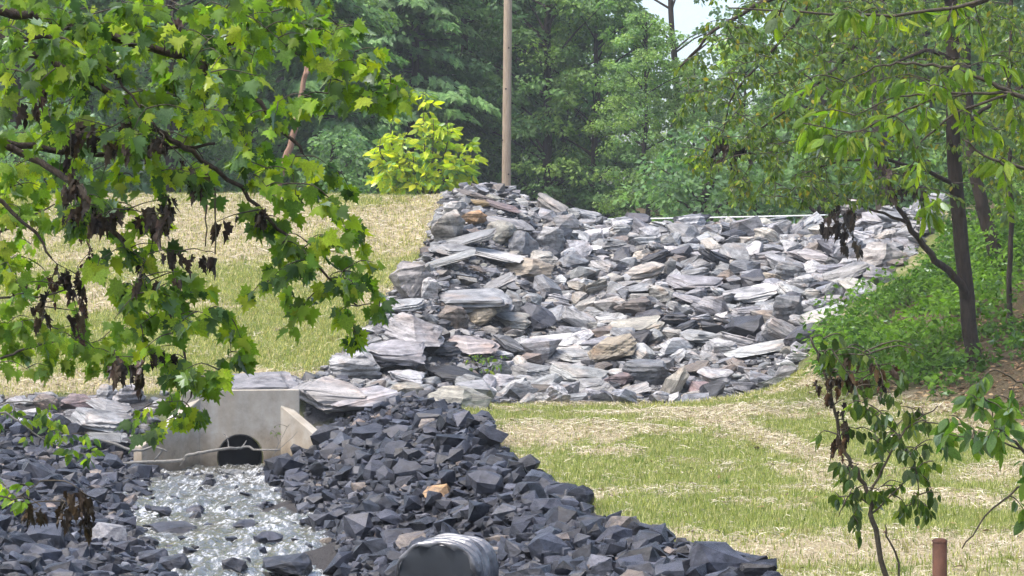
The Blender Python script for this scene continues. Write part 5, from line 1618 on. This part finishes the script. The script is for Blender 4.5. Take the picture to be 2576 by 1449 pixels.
def orient_batch(tips, nrms):
    y = tips / np.linalg.norm(tips, axis=1, keepdims=True)
    n = nrms - y * (nrms * y).sum(1, keepdims=True)
    n /= np.linalg.norm(n, axis=1, keepdims=True) + 1e-9
    x = np.cross(y, n)
    return np.stack([x, y, n], -1)


def deciduous(seed, H, Rr, pal, lo=0.05, nclump=200, per=85, leaf=0.26):
    r = np.random.default_rng(seed); rnd = random.Random(seed)
    trunk = [Vector((0, 0, -0.5))] + [Vector((r.normal(0, .12), r.normal(0, .12), H * k / 8)) for k in range(1, 9)]
    mb = MB().tube(lerp_path(trunk, 2), [0.24 - 0.2 * k / 16 for k in range(17)], 8)
    C = []
    lim = MB()
    for k in range(nclump):
        h = r.uniform(lo, 1.0)
        prof = math.sin(math.pi * min(1, (h * 0.86 + 0.12))) ** 0.6
        a = r.uniform(0, 6.283); q = math.sqrt(r.uniform(0.12, 1.0))
        R0 = Rr * prof * (0.75 + 0.4 * math.sin(a * 3 + seed) * 0.4 + 0.25 * r.random())
        p = np.array([math.cos(a) * q * R0, math.sin(a) * q * R0, h * H])
        C.append(p)
        if k % 4 == 0:
            s = Vector((0, 0, max(0.5, p[2] - 0.35 * q * R0 - 0.5)))
            lim.tube([s, s.lerp(Vector(p), 0.5) + Vector((0, 0, 0.15)), Vector(p)], [0.06, 0.04, 0.012], 5)
    C = np.array(C)
    n = nclump * per
    ci = np.repeat(np.arange(nclump), per)
    off = r.normal(0, 1, (n, 3)); off /= np.linalg.norm(off, axis=1, keepdims=True)
    rad = r.uniform(0.45, 1.0, n)[:, None] * r.uniform(0.45, 1.0, nclump)[ci][:, None]
    P = C[ci] + off * rad * np.array([1.05, 1.05, 0.55])
    tips = off * np.array([1, 1, 0.3]) + r.normal(0, .35, (n, 3)) + np.array([0, 0, -0.35])
    outw = C[ci] * np.array([1, 1, 0]); outw = outw / (np.linalg.norm(outw, axis=1, keepdims=True) + 1e-6)
    nr = r.normal(0, .45, (n, 3)) + off * 0.6 + outw * 0.5 + np.array([0, 0, 0.45])
    A = orient_batch(tips, nr) * (leaf * r.uniform(0.6, 1.3, n))[:, None, None]
    M = np.concatenate([A, P[:, :, None]], 2)
    tint = r.uniform(0.72, 1.3, nclump)[ci] * r.uniform(0.8, 1.2, n)
    pi = r.integers(0, len(pal), nclump)[ci]
    cols = np.array(pal)[pi] * tint[:, None]
    me_c = scatter('crown', [DIA, DIA2], r.integers(0, 2, n), M, cols)
    me_t = np_mesh('trunk', np.array(mb.V), np.array(mb.F), None, True)
    me_l = np_mesh('limbs', np.array(lim.V), np.array(lim.F), None, True)
    me_c.materials.append(M_FAR); me_t.materials.append(M_BARK); me_l.materials.append(M_BARK)
    return me_t, me_l, me_c


def hemlock(seed, H, Rr, pal, nb=190, leaf=0.62):
    r = np.random.default_rng(seed)
    trunk = [Vector((0, 0, -0.5))] + [Vector((r.normal(0, .05), r.normal(0, .05), H * k / 8)) for k in range(1, 9)]
    mb = MB().tube(lerp_path(trunk, 2), [0.22 - 0.2 * k / 16 for k in range(17)], 8)
    lim = MB()
    P, T, N_, S_, CC = [], [], [], [], []
    for b in range(nb):
        h = r.uniform(0.02, 1.0) ** 1.1 * 0.98
        a = r.uniform(0, 6.283)
        L = Rr * (1 - h) ** 0.75 * r.uniform(0.65, 1.15) + 0.35
        droop = r.uniform(0.10, 0.30); up = r.uniform(-0.05, 0.25)
        dx, dy = math.cos(a), math.sin(a)
        def at(s): return np.array([dx * L * s, dy * L * s, h * H + up * L * s - droop * L * s * s])
        lim.tube([at(0), at(0.5), at(1)], [0.035, 0.022, 0.006], 4)
        tint = r.uniform(0.7, 1.3)
        m = int(14 + 13 * L)
        for k in range(m):
            s = r.uniform(0.15, 1.0)
            side = 1 if k % 2 else -1
            w = (1 - s) * 0.28 * L
            lat = np.array([-dy, dx, 0]) * side
            p = at(s) + lat * r.uniform(0, w) + np.array([0, 0, r.normal(0, 0.05)])
            t = lat * 0.8 + np.array([dx, dy, 0]) * 0.9 + np.array([0, 0, -0.55 + r.normal(0, .2)])
            P.append(p); T.append(t); N_.append(np.array([dx * 1.0 + r.normal(0, .35), dy * 1.0 + r.normal(0, .35), 0.6])); S_.append(leaf * r.uniform(0.55, 1.15) * (1.1 - 0.3 * s))
            c = np.array(pal[int(r.integers(0, len(pal)))]) * tint * r.uniform(.85, 1.15)
            if s > 0.8: c = c * np.array([1.25, 1.25, 1.0])
            CC.append(c)
    n = len(P)
    A = orient_batch(np.array(T), np.array(N_)) * np.array(S_)[:, None, None]
    M = np.concatenate([A, np.array(P)[:, :, None]], 2)
    me_c = scatter('crown', SPR, r.integers(0, 3, n), M, np.array(CC))
    me_t = np_mesh('trunk', np.array(mb.V), np.array(mb.F), None, True)
    me_l = np_mesh('limbs', np.array(lim.V), np.array(lim.F), None, True)
    me_c.materials.append(M_FAR); me_t.materials.append(M_BARK); me_l.materials.append(M_BARK)
    return me_t, me_l, me_c


G_LIGHT = [(0.20, 0.32, 0.09), (0.25, 0.37, 0.10), (0.16, 0.27, 0.10)]
G_MID = [(0.12, 0.23, 0.09), (0.16, 0.27, 0.10), (0.12, 0.20, 0.10)]
G_DARK = [(0.155, 0.27, 0.12), (0.19, 0.31, 0.13), (0.15, 0.245, 0.12)]
G_HL = [(0.13, 0.25, 0.09), (0.16, 0.28, 0.10)]
KINDS = {'T': [deciduous(12, 19, 5.4, G_MID, 0.1, 95, 60, 0.24)], 'L': [deciduous(1, 17, 4.6, G_LIGHT), deciduous(2, 19, 5.0, G_LIGHT)], 'M': [deciduous(3, 18, 4.8, G_MID), deciduous(4, 20, 5.2, G_MID)],
         'H': [hemlock(5, 20, 4.8, G_DARK), hemlock(6, 18, 4.4, G_DARK), hemlock(9, 21, 5.0, G_DARK)], 'h': [hemlock(7, 14, 4.2, G_HL)], 'S': [deciduous(8, 3.2, 1.9, G_MID, 0.08, 40, 70, 0.2)]}
FOREST = [
    # X in the frame, distance, kind, scale, label
    (40, 72, 'M', 0.8, 'mid-green tree behind the embankment at the far left edge'),
    (230, 78, 'L', 0.95, 'light green tree behind the maple boughs, far left'),
    (430, 74, 'M', 0.8, 'mid-green broadleaf tree left of the dead snag'),
    (620, 82, 'L', 0.9, 'light green tree directly behind the dead snag'),
    (800, 76, 'h', 0.9, 'pale layered hemlock between the dead snag and the yellow-green sapling'),
    (900, 92, 'H', 1.0, 'dark hemlock rising behind the top right of the maple'),
    (1040, 90, 'H', 1.0, 'dark hemlock directly behind the yellow-green sapling'),
    (1165, 96, 'H', 1.05, 'dark hemlock just left of the wooden pole'),
    (1300, 100, 'M', 1.0, 'mid-green tree right behind the wooden pole'),
    (1375, 92, 'M', 0.9, 'broadleaf tree just right of the wooden pole'),
    (1420, 97, 'M', 0.85, 'mid-green broadleaf tree second right of the pole'),
    (1500, 91, 'L', 0.72, 'tall light green tree above the middle of the spillway crest'),
    (1625, 86, 'L', 0.46, 'lower light green tree left of the sky gap'),
    (1745, 94, 'L', 0.44, 'short light green tree under the sky gap'),
    (1870, 88, 'M', 0.42, 'short mid-green tree behind the right end of the crest'),
    (1690, 104, 'T', 0.95, 'thin-crowned tree letting the white sky show through'),
    (2060, 84, 'L', 0.7, 'light green tree behind the hanging right-hand twigs'),
    (2190, 90, 'M', 0.95, 'mid-green tree behind the slim dark bank tree'),
    (2330, 82, 'L', 0.9, 'light green tree left behind the thick bank trunk'),
    (2480, 88, 'M', 0.95, 'mid-green tree right behind the thick bank trunk'),
    (2620, 80, 'L', 0.9, 'light green tree behind the ferns at the right edge'),
    (120, 105, 'M', 1.1, 'tall back-row tree at far left'),
    (380, 110, 'H', 1.1, 'back-row hemlock behind the left maple boughs'),
    (700, 112, 'M', 1.1, 'back-row broadleaf tree behind the pale layered hemlock'),
    (960, 116, 'M', 1.15, 'back-row tree between the two dark hemlocks'),
    (1230, 118, 'H', 1.15, 'back-row hemlock left behind the wooden pole'),
    (1330, 116, 'L', 1.0, 'back-row light tree right of the wooden pole'),
    (2190, 112, 'M', 1.0, 'back-row tree right of the sky gap'),
    (2400, 115, 'H', 1.1, 'back-row hemlock behind the thick bank trunk'),
    (2580, 108, 'M', 1.1, 'back-row tree at the right edge'),
    (840, 68, 'S', 0.8, 'rounded bush behind the embankment crest below the pale hemlock'),
    (1775, 68, 'S', 1.0, 'grey-green rounded bush behind the right part of the white rail'),
    (1900, 70, 'S', 0.8, 'bush behind the right end of the white rail'),
    (2060, 68, 'S', 1.0, 'bush behind the right end of the crest boulders'),
    (2250, 66, 'S', 1.0, 'bush at the top of the right bank'),
    (150, 66, 'S', 0.9, 'low bush behind the embankment at far left'),
]
cnt = {}
for (X, d, kd, sc, lab) in FOREST:
    i = cnt.get(kd, 0); cnt[kd] = i + 1
    me_t, me_l, me_c = KINDS[kd][i % len(KINDS[kd])]
    x = (X - 1288) / FPX * d
    nm = {'T': 'broadleaf_tree', 'L': 'broadleaf_tree', 'M': 'broadleaf_tree', 'H': 'hemlock_tree', 'h': 'hemlock_tree', 'S': 'bush'}[kd]
    root = empty(nm, (x, d, float(terr(x, d))))
    root['inv'] = 0
    root.rotation_euler = (0, 0, random.uniform(0, 6.28)); root.scale = (sc, sc, sc)
    tag(root, lab, 'bush' if kd == 'S' else 'tree', 'woods behind the dam')
    for n_, me in (('trunk', me_t), ('limbs', me_l), ('crown', me_c)):
        o = link(n_, me, None, root)
        if n_ == 'limbs': tag(o, kind='stuff')
# a far-off wood that reads as one mass, beyond the trees that can be told apart
def far_wood():
    n_ = 46
    parts = []
    V, Fc, Cc = [], [], []
    src = [KINDS['M'][0][2], KINDS['H'][0][2], KINDS['L'][0][2]]
    off = 0
    for k in range(n_):
        X = -250 + k * 68 + random.uniform(-20, 20)
        if 1430 < X < 2050: sc0 = 0.36
        else: sc0 = 1.15
        d = random.uniform(128, 150)
        me = src[k % 3]
        v, f = mesh_arrays(me)
        sel = RNG.random(len(f)) < (0.45 if k % 3 != 1 else 0.4)
        c = np.zeros(len(v) * 4, dtype=np.float32); me.color_attributes['col'].data.foreach_get('color', c); c = c.reshape(-1, 4)[:, :3]
        a = random.uniform(0, 6.28)
        sc = sc0 * random.uniform(0.9, 1.1)
        x = (X - 1288) / FPX * d
        rot = np.array([[math.cos(a), -math.sin(a), 0], [math.sin(a), math.cos(a), 0], [0, 0, 1]])
        V.append((v * sc * np.array([1, 1, 1])) @ rot.T + np.array([x, d, float(terr(x, d))])); Fc.append(f[sel] + off); Cc.append(c); off += len(v)
    o = link('far_woods', np_mesh('far_woods', np.concatenate(V), np.concatenate(Fc), np.concatenate(Cc)), M_FAR)
    tag(o, 'distant wooded hillside seen between the nearer trees', 'woods', kind='stuff')
far_wood()


# ------------------------------------------------------------------ grass, straw, ferns
def frustum(x, y): return np.abs(x) < 0.225 * y + 0.5


def not_rock(x, y):
    k = np.ones(len(x), dtype=bool)
    for p in (POLY_BANK_L, POLY_BANK_R, POLY_SPILL, POLY_ROCKBAND): k &= ~inpoly(x, y, p)
    k &= ~((np.abs(x - chan_x(y)) < chan_h(y) * 1.1) & (y < 40.4))
    k &= ~((np.abs(x + 4.5) < 1.3) & (y > 39) & (y < 41.0))
    return k


def grass():
    Ps = []
    for (n, y0, y1, x0, x1) in ((260000, 16, 43.5, -2, 10), (190000, 42, 60, -14, 0)):
        x = RNG.uniform(x0, x1, n); y = RNG.uniform(y0, y1, n)
        k = frustum(x, y) & not_rock(x, y) & ~inpoly(x, y, POLY_WOOD)
        s = straw_amount(x, y)
        k &= RNG.random(n) < (1.0 - 0.66 * s)
        Ps.append(np.stack([x[k], y[k]], -1))
    P = np.concatenate(Ps); n = len(P)
    z = terr(P[:, 0], P[:, 1])
    h = RNG.uniform(0.03, 0.085, n) * np.where(P[:, 1] > 42, 1.3, 1.0)
    w = RNG.uniform(0.004, 0.008, n) * np.where(P[:, 1] > 42, 1.6, 1.0)
    a = RNG.uniform(0, 6.283, n); le = RNG.uniform(0.1, 0.8, n)
    b = np.stack([P[:, 0], P[:, 1], z - 0.005], -1)
    side = np.stack([np.cos(a), np.sin(a), 0 * a], -1) * w[:, None]
    tip = b + np.stack([-np.sin(a) * le * h, np.cos(a) * le * h, h], -1)
    V = np.stack([b - side, b + side, tip], 1).reshape(-1, 3)
    Fc = np.arange(3 * n).reshape(n, 3)
    c0 = np.array([(0.21, 0.245, 0.07), (0.29, 0.305, 0.10), (0.15, 0.195, 0.05), (0.40, 0.38, 0.19)])[RNG.integers(0, 4, n)] * RNG.uniform(.8, 1.2, n)[:, None]
    c0 = np.where((P[:, 1] > 42)[:, None], c0 * np.array([1.35, 1.25, 1.4]), c0 * 1.08)
    o = link('grass', np_mesh('grass', V, Fc, np.repeat(c0, 3, 0)), M_BLADE)
    tag(o, 'short thin new grass sprouting through the straw', 'grass', kind='stuff')
grass()


def tufts():
    n = 420
    x = RNG.uniform(-14, 9, n); y = RNG.uniform(17, 57, n)
    k = frustum(x, y) & not_rock(x, y) & ~inpoly(x, y, POLY_WOOD) & ((y < 43) | (x < -1.5))
    x = np.concatenate([x[k], RNG.uniform(-13, -1.8, 260)]); y = np.concatenate([y[k], RNG.uniform(56.2, 58.8, 260)]); m = len(x); per = 16
    pi = np.repeat(np.arange(m), per); nn = m * per
    a = RNG.uniform(0, 6.283, nn); h = RNG.uniform(0.06, 0.17, nn); le = RNG.uniform(0.1, 0.9, nn)
    b = np.stack([x[pi] + RNG.normal(0, .03, nn), y[pi] + RNG.normal(0, .03, nn), terr(x, y)[pi] - 0.01], -1)
    side = np.stack([np.cos(a), np.sin(a), 0 * a], -1) * 0.006
    tip = b + np.stack([-np.sin(a) * le * h, np.cos(a) * le * h, h], -1)
    V = np.stack([b - side, b + side, tip], 1).reshape(-1, 3)
    c0 = np.array([(0.10, 0.17, 0.035), (0.17, 0.23, 0.05), (0.30, 0.27, 0.12)])[RNG.integers(0, 3, m)][pi] * RNG.uniform(.8, 1.2, nn)[:, None]
    o = link('grass_tufts', np_mesh('grass_tufts', V, np.arange(3 * nn).reshape(nn, 3), np.repeat(c0, 3, 0)), M_BLADE)
    tag(o, 'ragged taller grass tufts dotted over lawn and embankment', 'grass', kind='stuff')
    n = 700
    x = RNG.uniform(-3, 9, n); y = RNG.uniform(17, 43, n)
    k = frustum(x, y) & not_rock(x, y); x, y = x[k], y[k]; n = len(x)
    a = RNG.uniform(0, 6.283, n)
    A = orient_batch(np.stack([np.cos(a), np.sin(a), RNG.normal(0, .3, n)], -1), RNG.normal(0, .35, (n, 3)) + np.array([0, 0, 1.0])) * RNG.uniform(0.03, 0.10, n)[:, None, None]
    M = np.concatenate([A, np.stack([x, y, terr(x, y) + 0.03], -1)[:, :, None]], 2)
    cols = np.array([(0.10, 0.07, 0.045), (0.20, 0.13, 0.07), (0.06, 0.045, 0.035), (0.27, 0.2, 0.1)])[RNG.integers(0, 4, n)]
    o = link('leaf_litter', scatter('leaf_litter', OVAL, RNG.integers(0, 4, n), M, cols), M_DEADS)
    tag(o, 'scattered brown dead leaves and bark bits on the lawn', 'leaf litter', kind='stuff')
tufts()


def straw():
    Ps = []
    for (n, y0, y1, x0, x1) in ((150000, 16, 43.5, -2, 10), (60000, 42, 60, -14, 0)):
        x = RNG.uniform(x0, x1, n); y = RNG.uniform(y0, y1, n)
        k = frustum(x, y) & not_rock(x, y) & ~inpoly(x, y, POLY_WOOD)
        k &= RNG.random(n) < (0.10 + 0.9 * straw_amount(x, y))
        Ps.append(np.stack([x[k], y[k]], -1))
    P = np.concatenate(Ps); n = len(P)
    z = terr(P[:, 0], P[:, 1]) + RNG.uniform(0.0, 0.05, n) * np.clip(straw_amount(P[:, 0], P[:, 1]) + .2, 0, 1)
    near = np.where(P[:, 1] < 43, np.clip(P[:, 1] / 45, 0.4, 1), 1.0)
    L = RNG.uniform(0.07, 0.24, n) * near; a = RNG.uniform(0, 6.283, n); w = RNG.uniform(0.0025, 0.006, n) * near
    u = np.stack([np.cos(a), np.sin(a), RNG.normal(0, .22, n)], -1); v = np.stack([-np.sin(a), np.cos(a), RNG.normal(0, .5, n)], -1) * w[:, None]
    b = np.stack([P[:, 0], P[:, 1], z], -1)
    bend = np.stack([-np.sin(a), np.cos(a), np.abs(RNG.normal(0.3, .3, n))], -1) * (L * RNG.normal(0, .2, n))[:, None]
    mid = b + bend; mid[:, 2] = np.maximum(mid[:, 2], z + 0.012)
    e0 = b - u * L[:, None] / 2; e1 = b + u * L[:, None] / 2
    V = np.stack([e0 - v, e0 + v, mid + v, mid - v, e1 + v, e1 - v], 1).reshape(-1, 3)
    q = np.array([(0, 1, 2, 3), (3, 2, 4, 5)])
    Fc = (q[None] + (np.arange(n) * 6)[:, None, None]).reshape(-1, 4)
    c0 = np.array([(0.50, 0.44, 0.31), (0.42, 0.36, 0.24), (0.58, 0.52, 0.40), (0.26, 0.20, 0.12)])[RNG.integers(0, 4, n)] * RNG.uniform(.75, 1.2, n)[:, None]
    o = link('straw', np_mesh('straw', V, Fc, np.repeat(c0, 6, 0)), M_STRAW)
    tag(o, 'loose pale straw mulch scattered over the lawn and embankment', 'straw', kind='stuff')
straw()


def ferns():
    """dense ferny ground cover on the right bank and taller weeds behind the trunk"""
    n = 3000
    x = RNG.uniform(4.6, 12, n); y = RNG.uniform(33.5, 54, n)
    k = frustum(x, y) & inpoly(x, y, POLY_WOOD) & (RNG.random(n) < np.clip((y - 36.0) / 2.8, 0.07, 1.0) * np.clip(fbm(x * 1.1, y * 1.1, 91) * 3 - 0.75, 0.05, 1))
    x, y = x[k], y[k]
    m = len(x)
    per = 34
    pi = np.repeat(np.arange(m), per); nn = m * per
    big = np.clip(fbm(x * 0.9, y * 0.9, 33) * 3.0 - 1.0 + RNG.normal(0, .2, m), 0.05, 1.3)
    hgt = (0.14 + 0.75 * big)[pi] * np.where(x[pi] > 8.6, 1.8, 1.0)
    a = RNG.uniform(0, 6.283, nn); t = np.sqrt(RNG.uniform(0.02, 1.0, nn)); rr = (0.16 + 0.22 * big)[pi]
    P = np.stack([x[pi] + np.cos(a) * t * rr, y[pi] + np.sin(a) * t * rr, terr(x, y)[pi] + hgt * (1 - 0.75 * t ** 2) * RNG.uniform(.45, 1.1, nn)], -1)
    tips = np.stack([np.cos(a), np.sin(a), RNG.normal(-0.25, .5, nn)], -1)
    nr = RNG.normal(0, .6, (nn, 3)) + np.stack([np.cos(a) * .5, np.sin(a) * .5, 0 * a + 0.9], -1)
    A = orient_batch(tips, nr) * (RNG.uniform(0.06, 0.17, nn))[:, None, None]
    M = np.concatenate([A, P[:, :, None]], 2)
    tone = np.clip((fbm(x * 0.6, y * 0.6, 77) * 1.8 - 0.45 + RNG.normal(0, .2, m))[pi], 0, 1)[:, None]
    cols = (np.array([(0.04, 0.10, 0.015)]) * (1 - tone) + np.array([(0.14, 0.255, 0.022)]) * tone) * RNG.uniform(.65, 1.35, nn)[:, None]
    o = link('undergrowth', scatter('undergrowth', SPR + [DIA, DIA2, DIA], RNG.integers(0, 6, nn), M, cols), M_FAR)
    tag(o, 'lush green ferns and weeds covering the right bank', 'undergrowth', kind='stuff')
    # dry litter at the foot of the bank
    n = 6000
    x = RNG.uniform(4.4, 10, n); y = RNG.uniform(30, 41, n)
    k = frustum(x, y) & inpoly(x, y, [(a - 0.4, b - 0.6) for a, b in POLY_WOOD]); x, y = x[k], y[k]; n = len(x)
    a = RNG.uniform(0, 6.283, n)
    A = orient_batch(np.stack([np.cos(a), np.sin(a), RNG.normal(0, .2, n)], -1), RNG.normal(0, .3, (n, 3)) + np.array([0, 0, 1.0])) * RNG.uniform(0.05, 0.13, n)[:, None, None]
    M = np.concatenate([A, np.stack([x, y, terr(x, y) + 0.015], -1)[:, :, None]], 2)
    cols = np.array([(0.16, 0.10, 0.055), (0.24, 0.16, 0.09), (0.10, 0.06, 0.035), (0.30, 0.22, 0.12)])[RNG.integers(0, 4, n)]
    o = link('leaf_litter', scatter('leaf_litter', OVAL, RNG.integers(0, 4, n), M, cols), M_DEADS)
    tag(o, 'brown fallen leaves at the foot of the ferny bank', 'leaf litter', kind='stuff')
ferns()

# ------------------------------------------------------------------ air
def haze():
    x0, x1, y0, y1, z0, z1 = -70, 70, -12, 172, -2.0, 30.0
    V = [(x, y, z) for x in (x0, x1) for y in (y0, y1) for z in (z0, z1)]
    Fc = [(0, 1, 3, 2), (4, 6, 7, 5), (0, 4, 5, 1), (2, 3, 7, 6), (0, 2, 6, 4), (1, 5, 7, 3)]
    m = bpy.data.materials.new('pale_air'); m.use_nodes = True
    nt = m.node_tree; nt.nodes.clear()
    o = nt.nodes.new('ShaderNodeOutputMaterial')
    p = nt.nodes.new('ShaderNodeVolumePrincipled')
    p.inputs['Color'].default_value = (0.86, 0.92, 1.0, 1)
    p.inputs['Density'].default_value = 0.0005
    nt.links.new(p.outputs[0], o.inputs['Volume'])
    h = link('haze', np_mesh('haze', np.array(V), np.array(Fc)), m)
    tag(h, 'thin pale summer haze in the air', 'haze', kind='stuff')
HAZE = True
if HAZE: haze()
